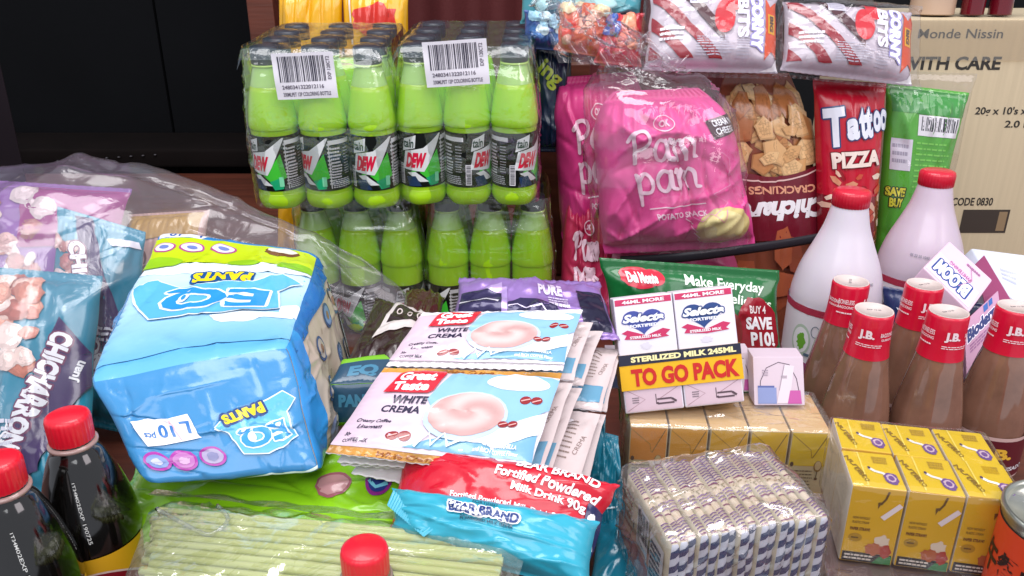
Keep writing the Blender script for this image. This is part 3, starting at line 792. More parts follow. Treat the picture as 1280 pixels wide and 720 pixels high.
# ---- clear bag with crackling snack packs
def snack(label, c, col, T=.035, m=PRINT, **k):
    t = thing("snack_pack", label, "snack pack", base_of(*c), k.pop('group', None))
    return (t,) + pillow(t, "pouch", c, T, col, m, **k)
def curls(ar, x0, y0, x1, y1, n, seed, cols, part='printed_snack', r=(.03, .08)):
    rng = np.random.default_rng(seed)
    for k in range(n):
        x, y = x0 + (x1 - x0) * rng.random(), y0 + (y1 - y0) * rng.random(); s_ = r[0] + (r[1] - r[0]) * rng.random()
        ry, rt, cc = s_ * ar.W / ar.H * (.5 + .7 * rng.random()), rng.random() * 180, np.array(cols[k % len(cols)])
        ar.ell(x, y, s_, ry, tuple(cc * .78), f'{part}#{k}', rot=rt, n=14, wob=.16, seed=seed * 100 + k)
        ar.ell(x + .1 * s_, y + .12 * ry, s_ * .82, ry * .8, tuple(cc), f'{part}#{k}', rot=rt, n=14, wob=.16, seed=seed * 100 + k + 50)
        ar.ell(x + .2 * s_, y + .3 * ry, s_ * .4, ry * .35, tuple(np.minimum(cc * 1.25, .85)), f'{part}#{k}', rot=rt, n=10, wob=.2, seed=seed * 100 + k + 70)
TEAL = C('#2a7f99'); PUR = C('#85559a'); PKC = [C('#d9b0ac'), C('#c28c86'), C('#e6cfc9'), C('#a86a6a'), C('#d8c3c6')]
GRP = "crackling snack packs inside the big clear bag"
t, s, _, _ = snack("purple and pink snack pack at the top of the big clear bag", [PY(-90, 440, .80), PY(125, 430, .80), PY(165, 236, .93), PY(-60, 222, .93)], PUR, .05, wr=.006, seed=21, group=GRP)
ar = Art(s, base=.0008); ar.poly([(.5, .55), (1, .55), (1, .97), (.45, .97)], C('#8d2a72'), 'printed_panel'); curls(ar, .25, .2, .62, .9, 26, 3, PKC); ar.build(t, PRINT)
t, s, _, _ = snack("teal crackling pack with lettering CHICHA showing, behind another teal pack", [PY(50, 520, .74), PY(172, 545, .74), PY(182, 290, .86), PY(72, 258, .86)], TEAL, .04, wr=.006, seed=22, group=GRP)
ar = Art(s, base=.0008)
ar.poly([(.20, .98), (.4, .99), (.95, .42), (.95, .25), (.80, .25)], C('#3d2a58'), 'printed_panel')
curls(ar, .0, .45, .3, .9, 14, 5, PKC, r=(.05, .13))
ar.text("CHICHARRON", .47, .56, .17, .60, WHITE, rot=-72, bold=.05, part='brand_lettering', out=(C('#6b2a50'), .002))
ar.poly([(.62, .9), (.95, .93), (.98, .9), (.7, .87)], (.75, .72, .8), 'printed_panel#2'); ar.text("Jilan", .8, .33, .1, .2, WHITE, rot=80, bold=.05); ar.lines(.6, .4, .95, .48, 3, (.6, .6, .7))
ar.build(t, PRINT)
t, s, _, _ = snack("teal crackling pack in front with whole word CHICHARRON running down it", [PY(-75, 640, .60), PY(112, 620, .60), PY(128, 345, .79), PY(-50, 330, .79)], TEAL, .045, wr=.006, seed=23, group=GRP)
ar = Art(s, base=.0008)
curls(ar, .18, .52, .62, .92, 40, 7, [C('#d99a86'), C('#c47a66'), C('#e6c0b2'), C('#a85a4c'), C('#eacfc6')], r=(.05, .11))
ar.ell(.3, .72, .05, .05, C('#c98a6a'), wob=.3)
ar.poly([(.12, .42), (.30, .60), (.36, .60), (.24, .36)], WHITE, 'printed_panel')
ar.poly([(.80, .74), (.99, .60), (.99, .45), (.72, .1), (.45, .05)], C('#3d2a58'), 'printed_panel#2')
ar.text("CHICHARRON", .70, .42, .15, .52, WHITE, rot=-110, bold=.05, part='brand_lettering', out=(C('#6b2a50'), .002))
ar.text("Juan", .93, .50, .06, .1, WHITE, rot=75, bold=.04); ar.lines(.40, .18, .6, .3, 4, (.6, .6, .7)); ar.text("45g", .5, .23, .06, .1, WHITE, rot=75)
ar.build(t, PRINT)
t, s, _, _ = snack("beige biscuit pack with brown sideways lettering inside the big clear bag", [PY(150, 440, .84), PY(245, 420, .84), PY(262, 262, .93), PY(160, 268, .93)], C('#c09a92'), .04, wr=.005, seed=24)
ar = Art(s, base=.0008); ar.poly([(.05, .75), (.95, .78), (.95, .98), (.05, .98)], C('#a8823e'), 'printed_panel'); ar.text("CRISPY", .32, .42, .16, .55, C('#5a2f28'), rot=-85, bold=.03); ar.text("Crunch", .62, .5, .1, .3, C('#b02a58'), rot=-85, bold=.04); ar.build(t, PRINT)
# the bag itself
def ridge_z(x): return np.interp(x, [-.9, -.56, -.48, -.40, -.27, -.20, -.14, -.09], [.25, .255, .265, .245, .195, .15, .11, .05])
xs = np.linspace(-.80, -.105, 130); ts = np.linspace(0, 1.6, 100)
G = np.zeros((len(ts), len(xs), 3))
for i, x in enumerate(xs):
    y0 = np.interp(x, [-.9, -.45, -.36, -.1], [.50, .56, .80, .86]); z0 = np.interp(x, [-.9, -.45, -.36, -.1], [.05, .06, .12, .02])
    yr, zr = .90, ridge_z(x)
    zz0 = min(z0, zr - .01)
    for j, tt in enumerate(ts):
        if tt <= 1:
            y = y0 + (yr - y0) * tt; z = zz0 + (zr - zz0) * math.sin(tt * math.pi / 2) ** .85 + .012
        else:
            k = (tt - 1) / .6; y = yr + .08 * k ** .6; z = zr * (1 - k) + .012 * (1 - k)
        G[j, i] = (x + .0 * tt, y, max(z, .003))
t = thing("clear_bag", "big clear plastic bag draped over the teal snack packs", "plastic bag", (-.45, .8, 0))
BAGF = film_mat("clear_bag_film", milk=.075, refl=.9, bump=.3, bscale=22, rough=.3, milkcol=(.66, .64, .74))
sheet("film", G, BAGF, t, wr=.009, wscale=12, seed=31, cr=(46, .010))

# ---- soy sauce bottles
SOY = mat("dark_soy_bottle", C('#0b0908'), rough=.1, coat=.8, spec=.6)
REDCAP = mat("red_plastic_cap", C('#d5122a'), rough=.38, coat=.25, sss=.1)
def soy(label, x, y, h, lab=True, yaw=0):
    t = thing("sauce_bottle", label, "bottle", (x, y, .0005), "dark sauce bottles with red caps")
    t.rotation_euler = (0, 0, math.radians(yaw))
    k = h / .21
    bp = smooth_prof([(.02, 0), (.030, .003), (.032, .012), (.0315, .06 * k), (.0315, .10 * k), (.032, .112 * k), (.0305, .13 * k), (.025, .155 * k), (.0185, .175 * k), (.0145, .183 * k), (.0135, .19 * k)], 5)
    lathe("bottle_body", bp, SOY, t, n=40)
    lathe("neck_collar", [(.0135, h - .024), (.0158, h - .0232), (.0158, h - .0212), (.0135, h - .0205)], mat("clear_collar", (.35, .22, .2), rough=.15, coat=.5), t)
    lathe("cap", [(.0138, h - .0195), (.0140, h - .019), (.0142, h - .004), (.0136, h - .0012), (.0115, h), (0, h + .0003)], REDCAP, t, n=120, ripple=lambda a, z: 1 + (.016 * np.cos(30 * a) if z < h - .003 else 0))
    if lab:
        z0, z1 = .012 * 1 + .01, .108 * k
        s = band([(.0317, z0), (.0317, (z0 + z1) / 2), (.0317, z1)], -75, 75, 30, .0008)
        surf_obj("label", s, PAPER, t, C('#e0a81c'), False)
        ar = Art(s, h=.006)
        ar.poly([(0, .0), (1, .0), (1, .55)] + [(x_, .55 + .30 * math.sin(math.pi * x_)) for x_ in np.linspace(1, 0, 14)], C('#8c0f22'), 'printed_field')
        ar.rect(.0, .0, 1, .14, (.72, .6, .62), 'printed_band')
        ar.line([(x_, .55 + .30 * math.sin(math.pi * x_)) for x_ in np.linspace(0, 1, 16)], .0015, (.75, .55, .5), 'printed_border')
        ar.text("SILVER SWAN", .5, .52, .10, .7, WHITE, bold=.03); ar.text("SOY SAUCE", .5, .33, .12, .62, C('#e8c23a'), bold=.04)
        ar.build(t, PAPER, False)
        s = band([(.0318 , .118 * k), (.0292, .137 * k), (.0247, .156 * k), (.0205, .169 * k)], -10, 10, 6, .0006)
        ar = Art(s, h=.004); rng = np.random.default_rng(int(abs(x) * 1000))
        ar.text("1T34M02EXP 190725", .5, .5, .22, .9, (.62, .62, .60), rot=-85, bold=.01, part='date_code')
        ar.build(t, PAPER, False)
    return t
p = PZ(-6, 574, .200); soy("dark soy sauce bottle at the left edge of the picture", p[0], p[1], .200, yaw=35)
p = PZ(83, 518, .200); soy("dark soy sauce bottle beside the blue diaper pack, yellow and red label", p[0], p[1], .200, yaw=22)
p = PZ(455, 684, .160); soy("sauce bottle in front of the straws, only its red cap showing", p[0], p[1], .160, lab=False)

# ---- drinking straws in a clear sleeve
a0, a1 = PZ(188, 700, .118), PZ(655, 712, .118)
t = thing("straw_pack", "clear sleeve of pale green drinking straws lying on the lime pack", "straw pack", (.5 * (a0[0] + a1[0]), .44, .107))
STR = mat("pale_green_straw", C('#dde690'), rough=.25, coat=.3, sss=.3, trans=.2)
L0, L1 = PZ(192, 632, .125), PZ(648, 672, .140)
dirv = (L1 - L0); ln = np.linalg.norm(dirv); dirv /= ln; perp = np.array([dirv[1], -dirv[0], 0])
rng = np.random.default_rng(4)
for k in range(34):
    row = k // 17; i = k % 17
    o_ = L0 + dirv * (.0035 * i) + perp * (.0064 * i + (.0032 if row else 0) + .004) + np.array([0, 0, -.001 - .006 * row]) + dirv * rng.uniform(0, .008)
    e_ = o_ + dirv * (ln - .012 - .0035 * i) + perp * rng.uniform(-.003, .003) + np.array([0, 0, -.001])
    tube("straw", [o_, (o_ + e_) / 2 + np.array([0, 0, .001]), e_], .0029, STR, t, n=10)
Lf = film_mat("straw_sleeve_film", milk=.10, refl=2.0, bump=.3, bscale=40, rough=.1, milkcol=(.74, .80, .66))
U, Vv = np.meshgrid(np.linspace(-.03, 1.03, 110), np.linspace(0, 1, 40))
Pf = L0 + dirv * (U * ln + .055 * Vv * (1 - U))[..., None] + perp * (Vv * .128 - .012)[..., None]
Pf[..., 2] = .1325 + .015 * U - .012 * np.abs(2 * Vv - 1) ** 4
Pf[..., 2] -= .007 * np.clip((np.abs(U - .5) - .47) / .06, 0, 1)
sheet("sleeve", Pf, Lf, t, wr=.0025, wscale=34, seed=8, cr=(60, .003))
cr = curve_pts([PZ(196, 636, .129), PZ(230, 655, .131), PZ(262, 668, .130), PZ(285, 650, .132), PZ(272, 632, .130)], 20)
tube("sleeve_seal", cr, .0016, Lf, t, n=6)
U, Vv = np.meshgrid(np.linspace(0, 1, 30), np.linspace(0, 1, 6))
Ps = PZ(184, 618, .122) * (1 - U)[..., None] + PZ(658, 668, .140) * U[..., None] + np.array([0, .014, 0]) * Vv[..., None]; Ps[..., 2] += .004 * np.sin(U * 40) * Vv * .3 - Vv * .006
sheet("sleeve_flap", Ps, Lf, t, wr=.002, wscale=40, seed=9)

# ================================================================== MIDDLE: COFFEE, MILK POWDER
GOLD = C('#b9832f'); CREAM = C('#d8bfae')
def quad_lerp(c, u0, v0, u1, v1):
    c = [np.asarray(x) for x in c]
    f = lambda u, v: (1 - u) * (1 - v) * c[0] + u * (1 - v) * c[1] + u * v * c[2] + (1 - u) * v * c[3]
    return [f(u0, v0), f(u1, v0), f(u1, v1), f(u0, v1)]
def beans(ar, x, y, s, part, rots=(20, -30)):
    for k, r in enumerate(rots):
        cx = x + (k - .5) * s * 1.15
        ar.ell(cx, y + (.01 if k else 0), s * .62, s * .9, C('#8a1f24'), part, rot=r, n=12)
        ar.line([(cx - s * .4, y - s * .35), (cx, y + s * .05), (cx + s * .42, y + s * .4)], .0012, C('#d9a09c'), part)
def coffee_face(ar, lab=True):
    lil = C('#c6b3c9')
    ar.rect(.0, .0, 1, 1, lambda u, v: tuple(np.array((.60, .45, .54)) * (1 - u) + np.array((.68, .67, .74)) * u), 'printed_field')
    ar.poly([(.36, .03), (1, .03), (.98, .36), (.80, .30), (.6, .2)], C('#6fa3c0'), 'printed_wave')
    ar.poly([(.42, .97), (1, .97), (1, .60), (.9, .38), (.7, .22), (.5, .25), (.36, .60)], C('#86b4d2'), 'printed_wave')
    ar.poly([(.62, .14), (.97, .52), (.985, .3), (.84, .12)], (.78, .78, .82), 'printed_wave')
    # cup of cream, seen large
    ar.ell(.60, .42, .215, .30, C('#b5c9dc'), 'cup'); ar.ell(.60, .44, .195, .265, lambda u, v: tuple(np.array((.50, .30, .29)) + np.array((.16, .18, .17)) * (.5 + .5 * math.sin(26 * math.hypot((u - .62) * 1.4, v - .47) + 1.6 * math.atan2(v - .47, u - .62)))), 'cup')
    ar.ell(.80, .86, .17, .10, (.76, .72, .72), 'cup#2'); ar.ell(.82, .88, .12, .06, (.82, .79, .77), 'cup#2')
    ar.line([(.42, .04), (.47, .17), (.5, .06), (.55, .18), (.58, .07), (.64, .15)], .0022, (.8, .8, .84), 'printed_splash')
    beans(ar, .32, .12, .055, 'coffee_bean#1'); beans(ar, .90, .66, .05, 'coffee_bean#2', (60, -10)); beans(ar, .83, .35, .042, 'coffee_bean#3', (-20, 30))
    ar.poly([(.105, .66), (.13, .95), (.16, .985), (.375, .985), (.39, .95), (.37, .70), (.345, .66)], C('#c71f33'), 'logo_panel')
    ar.text("Great", .25, .885, .125, .20, WHITE, bold=.05, part='brand_lettering#1'); ar.text("Taste", .24, .745, .12, .20, WHITE, bold=.05, part='brand_lettering#2')
    ar.text("WHITE", .27, .575, .095, .19, C('#2b2540'), bold=.03); ar.text("CREMA", .25, .455, .095, .21, C('#2b2540'), bold=.03)
    ar.text("Creamy Coffee", .15, .285, .055, .18, C('#2b2540'), shear=.2); ar.text("Linamnam", .15, .215, .05, .13, C('#2b2540'), shear=.2)
    ar.text("30g", .06, .12, .05, .03, C('#2b2540')); ar.text("COFFEE MIX", .115, .05, .035, .13, C('#2b2540'))
    ar.text("CREAMY VANILLA", .83, .13, .04, .17, WHITE); ar.text("and RICH COFFEE Flavor", .82, .075, .04, .22, WHITE)
top = [PZ(407, 566, .150), PZ(660, 596, .150), PZ(728, 388, .190), PZ(528, 392, .190)]
def coffee_sheet(label, c, T, seed, full=True):
    t = thing("coffee_sachet_strip", label, "coffee sachets", base_of(*c), "coffee sachet strips in the stack")
    for k, (v0, v1) in enumerate(((0.0, .555), (.575, 1.0))):
        q = quad_lerp(c, 0, v0, 1, v1)
        sb = thing("sachet", "x", "x"); del sb["label"]; del sb["category"]
        sb.parent = t
        s, bk, ob = pillow(sb, "pouch", [x - np.array(t.location) for x in q], T, (.72, .67, .70), PRINT, nx=60, ny=40, seal=.07, wr=.0018 if full else .0042, seed=seed + k, waist=.012, world=False, side=.5)
        if not full:
            # only the right margin shows: beige back print, blue wave, a few dark words
            rg = np.random.default_rng(seed + k); am = Art(s, h=.008, base=.0005)
            am.poly([(.55, .0), (1, .0), (1, 1), (.55, 1)], [C('#c2a596'), C('#c9b9b8'), C('#b89a8c')][seed % 3], 'back_print')
            am.poly([(.70, .05), (.98, .1), (.98, .34), (.84, .3)], C('#5f93b0'), 'printed_wave')
            am.text("CREMA", .95, .62, .022, .2, C('#8a7672'), rot=78, bold=.0) if seed % 2 else None; am.lines(.86, .45, .92, .9, 9, C('#8a766e'), fill=.3, seed=seed)
            am.build(sb, PRINT, False)
        if full:
            ar = Art(s, h=.006, base=.0005)
            if k == 0: ar.rect(0, 0, 1, .075, lambda u, v: tuple(np.array(C('#c58b3a')) * (.55 + .5 * abs(math.sin(u * 7)))), 'gold_band')
            ar.rect(0, .93, 1, 1, lambda u, v: tuple(np.array(C('#c58b3a')) * (.55 + .5 * abs(math.sin(u * 6 + 1)))) if k == 0 else (.72, .7, .74), 'gold_band#2')
            if k == 0: ar.text("White Crema", .48, .965, .05, .30, C('#8a4a18'), shear=.3); ar.text("White Crema", .40, .035, .05, .3, C('#8a4a18'), shear=.3)
            # the printed picture fills the space between the seals
            sub = Art(s, h=.006, base=.0005); sub.H = s.H
            sub.els = []
            class _V:  # a window on the pouch surface between the two seals
                soft = True
                W = s.W; H = s.H * .855
                def at(self, u, v): return s.at(u, .075 + np.asarray(v) * .855)
            fa = Art(_V(), h=.006, base=.0009); coffee_face(fa); fa.build(sb, PRINT, False)
            ar.build(sb, PRINT, False)
    return t
n_l = 5
for k in range(n_l):
    dz = -.0085 * k; sh = np.array([.0055 * k, .003 * k, dz])
    lab = ["coffee sachet strip on top of the stack, cup and red logo fully visible", "second coffee strip of the stack just under the top one", "third coffee strip down in the stack, edges curling right",
           "fourth coffee strip down in the stack, edges curling right", "lowest coffee strip of the stack on the milk packs"][k]
    c = [x + sh * (1 + .25 * math.sin(k * 2 + i)) for i, x in enumerate(top)]
    if k:
        # the right edges fan out and dip towards the table
        c[1] = c[1] + np.array([.004 * k, .012 * (k % 3), -.004 * k]); c[2] = c[2] + np.array([.005 * k, -.006 * (k % 2), -.004 * k])
    tt = coffee_sheet(lab, c, .010 if k == 0 else .007, 40 + 3 * k, k == 0)

# ---- red and teal milk powder packs
TL = C('#2f9fb8')
RED = C('#c4142c')
c = [PZ(482, 668, .118), PZ(735, 712, .112), PZ(775, 606, .150), PZ(505, 560, .135)]
t = thing("milk_powder_pack", "red milk powder strip pack under the coffee sachets, white lettering at its right end", "milk pack", base_of(*c))
s, _, _ = pillow(t, "pouch", c, .05, RED, PRINT, wr=.0035, seed=61, seal=.03)
ar = Art(s, h=.006, base=.0006)
ar.text("BEAR BRAND", .77, .86, .12, .36, WHITE, rot=-2, bold=.03); ar.text("Fortified Powdered", .74, .70, .12, .46, WHITE, rot=-2, bold=.03); ar.text("Milk Drink 90g", .77, .54, .12, .34, WHITE, rot=-2, bold=.03)
ar.text("Fortified Powdered Milk Drink 840g", .60, .36, .07, .55, WHITE, bold=.02); ar.text("Per DOH FDA-CFRR Promo Permit", .78, .20, .045, .3, (.8, .6, .62))
ar.poly([(.93, .15), (1, .1), (1, .62), (.945, .62)], C('#1c2452'), 'printed_picture'); ar.ell(.968, .42, .018, .10, WHITE, 'printed_picture', wob=.2); ar.line([(.95, .2), (.97, .35), (.985, .18)], .003, WHITE, 'printed_picture')
ar.build(t, PRINT)
c = [PZ(484, 676, .122), PZ(742, 742, .120), PZ(750, 652, .143), PZ(490, 610, .143)]
t = thing("milk_powder_pack", "turquoise milk powder pack lying in front of the red one", "milk pack", base_of(*c))
s, _, _ = pillow(t, "pouch", c, .05, TL, PRINT, wr=.0034, seed=64, seal=.035, nx=44)
ar = Art(s, h=.006, base=.0009)
ar.text("BEAR BRAND", .50, .64, .15, .34, C('#233a78'), rot=-1, bold=.05, part='brand_lettering', out=(WHITE, .0016))
ar.text("FORTIFIED", .50, .78, .055, .12, C('#17485e')); ar.text("POWDERED MILK DRINK", .52, .50, .06, .26, C('#17485e'), bold=.03)
ar.build(t, PRINT)
# crimped left end
t2 = [x for x in t.children][0]
q0, q1 = PZ(478, 640, .134), PZ(545, 650, .142)
U, Vv = np.meshgrid(np.linspace(0, 1, 60), np.linspace(0, 1, 6))
A0, A1, B0, B1 = PZ(492, 617, .147), PZ(546, 664, .141), PZ(484, 636, .142), PZ(530, 676, .138)
Pc = A0 * ((1 - U) * (1 - Vv))[..., None] + A1 * (U * (1 - Vv))[..., None] + B0 * ((1 - U) * Vv)[..., None] + B1 * (U * Vv)[..., None]
Pc[..., 2] += .0005 * np.sin(U * 110) + .003
sheet("crimped_seal", Pc, mat("turquoise_film", C('#2f9fb8'), rough=.3, coat=.3), t)

def teal_pack(label, c, T, col, seed, **k):
    t = thing("milk_powder_pack", label, "milk pack", base_of(*c))
    return t, pillow(t, "pouch", c, T, col, PRINT, seed=seed, **k)
t, (s, _, _) = teal_pack("dark teal sachet standing behind the red milk pack, end sticking up", [PY(690, 640, .565), PY(765, 650, .565), PY(757, 520, .60), PY(712, 512, .60)], .02, C('#14697f'), 71, wr=.006)
t, (s, _, _) = teal_pack("dark teal crumpled sachet leaning on the striped stick pack", [PY(722, 668, .54), PY(782, 690, .54), PY(773, 545, .60), PY(735, 535, .60)], .025, C('#14697f'), 72, wr=.007)
ar = Art(s); ar.line([(.3, .4), (.5, .3), (.8, .35)], .0015, (.6, .7, .75)); ar.build(t, PRINT)
t, (s, _, _) = teal_pack("teal pack at the bottom edge below the striped stick pack", [PZ(730, 790, .04), PZ(900, 790, .04), PZ(830, 640, .05), PZ(745, 650, .05)], .03, C('#126880'), 73, wr=.004)
t, (s, _, _) = teal_pack("silver back of a sachet between coffee stack and teal sachets", [PY(668, 600, .58), PY(720, 610, .58), PY(742, 480, .63), PY(700, 470, .63)], .012, (.58, .54, .57), 74, wr=.004)
ar = Art(s); ar.lines(.2, .5, .8, .9, 6, (.25, .22, .25)); ar.build(t, PRINT)

# ---- purple sachet pack behind the coffee
c = [PD(560, 415, .735), PD(775, 425, .735), PD(750, 352, .80), PD(574, 347, .80)]
t = thing("purple_sachet_pack", "shiny purple and navy sachet pack behind the coffee stack", "sachet pack", base_of(*c))
s, _, _ = pillow(t, "pouch", c, .03, C('#8f6fb0'), FOIL, wr=.005, seed=81, seal=.10, ny=34)
ar = Art(s, h=.005, base=.0006)
ar.rect(.03, .10, .30, .60, C('#251c4a'), 'printed_panel'); ar.poly([(.3, .10), (.78, .10), (.60, .38), (.42, .45), (.3, .30)], C('#251c4a'), 'printed_panel#2'); ar.rect(.80, .10, .97, .68, C('#1c1836'), 'printed_panel#3')
ar.poly([(.18, .62), (.30, .52), (.30, .72)], C('#b79ad0'), 'printed_panel#4')
ar.line([(.03, .42), (.12, .38), (.2, .42), (.28, .36)], .003, (.72, .68, .8), 'printed_line'); ar.line([(.34, .3), (.4, .34), (.46, .26), (.55, .28), (.6, .22)], .0015, (.7, .62, .8), 'printed_line')
ar.poly([(.02, .16), (.10, .2), (.12, .1), (.02, .1)], (.75, .72, .8), 'printed_panel#5'); ar.rect(.30, .1, .335, .62, C('#a88cc8'), 'printed_panel#6')
ar.text("PURE", .62, .62, .18, .16, (.75, .66, .84), bold=.04); ar.lines(.6, .3, .75, .5, 4, (.72, .64, .82))
ar.build(t, FOIL)

# ---- chocolate biscuits
c = [PD(490, 440, .73), PD(545, 432, .75), PD(556, 372, .86), PD(508, 362, .86)]
BRN = C('#3a1a14')
t = thing("chocolate_pack", "dark brown glossy chocolate pack beside the purple sachets", "chocolate pack", base_of(*c)); s, _, _ = pillow(t, "pouch", c, .03, BRN, PRINT, wr=.003, seed=91)
t_ = Art(s); t_.lines(.1, .1, .9, .25, 2, (.3, .2, .18)); t_.build(t, PRINT)
c = [PD(428, 470, .70), PD(520, 470, .68), PD(548, 398, .78), PD(470, 372, .82)]
t = thing("chocolate_pack", "dark brown chocolate pack with pale label strip next to the clear bag", "chocolate pack", base_of(*c)); s, _, _ = pillow(t, "pouch", c, .03, C('#2a1512'), PRINT, wr=.003, seed=92)
ar = Art(s, base=.0006); ar.poly([(.30, .30), (.45, .95), (.95, .95), (.95, .62)], (.62, .55, .54), 'label_strip'); ar.poly([(.42, .52), (.50, .84), (.9, .80), (.9, .68)], C('#241413'), 'label_strip')
for k, (x, y) in enumerate(((.55, .70), (.7, .72), (.83, .74))): ar.ell(x, y, .04, .05, (.55, .47, .45), f'seal_mark#{k}'); ar.ell(x, y, .022, .03, C('#241413'), f'seal_mark#{k}')
ar.build(t, PRINT)

# ================================================================== RIGHT SIDE
def frame(o, xd, yd):
    """matrix with x along xd (levelled), z up"""
    x = np.array(xd, float); x /= np.linalg.norm(x); y = np.array(yd, float); y -= x * (x @ y); y /= np.linalg.norm(y); z = np.cross(x, y)
    M = Matrix.Identity(4)
    for i in range(3): M[i][0], M[i][1], M[i][2], M[i][3] = x[i], y[i], z[i], o[i]
    return M
def under(o):   # a plain wrapped block hidden below a pack
    return o

# ---- yellow drink cartons 3 x 2 in film
fl, fr_, bl_ = PZ(1066, 606, .142), PZ(1268, 608, .142), PZ(1043, 521, .142)
xd = fr_ - fl; W = np.linalg.norm(xd); D = .092; bw, bd, bh = W / 3, D / 2, .066
yd_ = bl_ - fl; yd_ /= np.linalg.norm(yd_); xd = xd / W + .19 * np.array([0, -1., 0]); M = frame((fl[0], fl[1], .142 - bh), xd, (0, 1, 0))
t = thing("drink_carton_pack", "film wrapped pack of six bright yellow drink cartons beside the can", "drink pack", matrix=M)
YEL = C('#dcae10')
proto = thing("proto", "x", "x")
S = hexbox(proto, "carton", rectbox(bw - .0012, bd - .001, bh), {'front': C('#d9a511'), 'top': C('#d8b414'), 'left': C('#d9cfc0'), 'right': C('#c9a21a'), 'back': YEL, 'bottom': YEL}, CARD, rad=.0016, n=4, world=False)
c0 = S['obj']
at = Art(S['top'], h=.02, base=.0003); VIO = C('#6d4a86')
at.line([(.285, 0), (.285, 1)], .0012, C('#e8d060'), 'fold'); at.text("NUTRI", .14, .55, .10, .62, C('#8a6a14'), rot=-70, bold=.04); at.text("CHOCO", .22, .30, .1, .4, C('#8a6a14'), rot=-70, bold=.02)
at.lines(.55, .68, .9, .9, 3, C('#b08c18'), fill=.8)
at.line([(.42, .52), (.52, .44), (.66, .40), (.76, .34)], .0028, (.8, .76, .7), 'straw_picture'); at.ell(.42, .53, .03, .04, C('#4a3550'), 'straw_picture')
at.ell(.80, .26, .15, .17, VIO, 'flower_emblem', wob=.12, seed=3, n=18); at.ell(.80, .26, .10, .11, C('#c6a9b8'), 'flower_emblem', wob=.1); at.ell(.80, .26, .06, .07, VIO, 'flower_emblem')
af = Art(S['front'], h=.02, base=.0003)
af.rect(.0, .0, 1, .13, C('#2a1a16'), 'printed_band'); af.lines(.05, .02, .7, .11, 2, (.7, .6, .5)); af.poly([(.62, .0), (.75, .1), (1, .12), (1, 0)], C('#2f7a3a'), 'printed_leaf')
af.line([(.70, .98), (.66, .88), (.58, .80)], .0016, C('#6b4a18'), 'printed_arrow'); af.poly([(.52, .83), (.60, .84), (.54, .74)], C('#6b4a18'), 'printed_arrow')
af.line([(.66, .62), (.98, .82)], .0042, (.82, .68, .66), 'straw_picture')
af.text("NOW WITHOUT", .26, .60, .035, .34, C('#7a5a14')); af.text("PLASTIC STRAW", .26, .54, .035, .34, C('#7a5a14')); af.text("PAPER STRAW!", .27, .45, .045, .40, C('#6b3a10'), bold=.04)
af.ell(.2, .33, .14, .06, C('#b08414'), 'printed_badge'); af.lines(.12, .31, .28, .35, 1, C('#5a4010')); af.ell(.74, .30, .16, .10, C('#e0c9b0'), 'printed_picture', wob=.2, seed=2); af.ell(.62, .20, .18, .08, C('#b0582a'), 'printed_picture', wob=.2, seed=4); af.ell(.85, .18, .12, .09, C('#a8321e'), 'printed_picture', wob=.15)
kids = at.build(c0, CARD, False) + af.build(c0, CARD, False)
for j in range(2):
    for i in range(3):
        cc = copy_to(c0, t, (i * bw, j * (bd + .0008) + .0006 * ((i * 7 + j) % 3), -.0012 * j + .0007 * ((i + 2 * j) % 3)), math.radians((.7, -.5, .4, -.8, .3, .6)[i + 3 * j]))
        for k in kids: copy_to(k, cc)
for o in kids + [c0, proto]: bpy.data.objects.remove(o)
def wrap(parent, w, d, h, o=(0, 0, 0), m=FILM, seed=1, wr=.0016, n=16, rad=.006, grow=.002, faces=('front', 'top', 'left', 'right'), name="shrink_wrap"):
    return hexbox(parent, name, rectbox(w + 2 * grow, d + 2 * grow, h + grow, (o[0] - grow, o[1] - grow, o[2])), (.9, .9, .9), m, rad=rad, n=n * 2, wr=wr, wscale=26, seed=seed, world=False, faces=faces, cr=(30, wr * 1.1), outward=True)
wrap(t, W, D, bh, seed=14, wr=.001, rad=.004, grow=.0015)
# pack below it
M2 = M.copy(); M2[2][3] = .0008
t = thing("wrapped_pack", "clear wrapped brown pack under the yellow drink cartons at bottom edge", "wrapped pack", matrix=M2)
S = hexbox(t, "carton_block", rectbox(W + .012, D + .02, .142 - bh - .004, (-.01, -.028, 0)), C('#5a3a34'), CARD, rad=.006, n=8, bulge=.002, world=False)
ar = Art(S['top'], h=.02); ar.rect(.55, .03, .95, .2, (.7, .68, .72), 'label_panel'); ar.lines(.58, .06, .9, .17, 3, (.35, .32, .36)); ar.build(t, CARD, False)
wrap(t, W + .012, D + .02, .142 - bh - .004, (-.01, -.028, 0), FILMW, seed=15, wr=.0025)

# ---- luncheon meat can
p = PZ(1338, 642, .150)
t = thing("tin_can", "orange red tin can with black Chinese characters at the right edge", "can", (p[0], p[1], .0005))
R = .038
lathe("can_body", [(R - .002, 0), (R, .002), (R, .004), (R - .001, .006), (R - .001, .140), (R, .143), (R + .0008, .146), (R + .0008, .149), (R - .0012, .150), (R - .003, .147), (R - .004, .143), (0, .143)], mat("tin_rim", (.40, .41, .36), rough=.28, metal=.9), t, n=48)
s = band([(R - .001, .007), (R - .001, .07), (R - .001, .139)], -150, 150, 60, .0006)
surf_obj("label", s, PAPER, t, C('#d2411f'), False)
ar = Art(s, h=.005); BK = C('#2a120e')
for ux in (.155, .48):
    ar.text("午餐肉", ux + .08, .78, .18, .26, BK, bold=.03, part='brand_lettering#%d' % (ux * 100)); ar.text("午餐肉罐頭", ux + .06, .56, .09, .22, C('#7a1a10'), part='small_lettering#%d' % (ux * 100))
    ar.ell(ux + .05, .3, .09, .16, C('#e8a05a'), 'printed_picture#%d' % (ux * 100), wob=.08)
ar.build(t, PAPER, False)

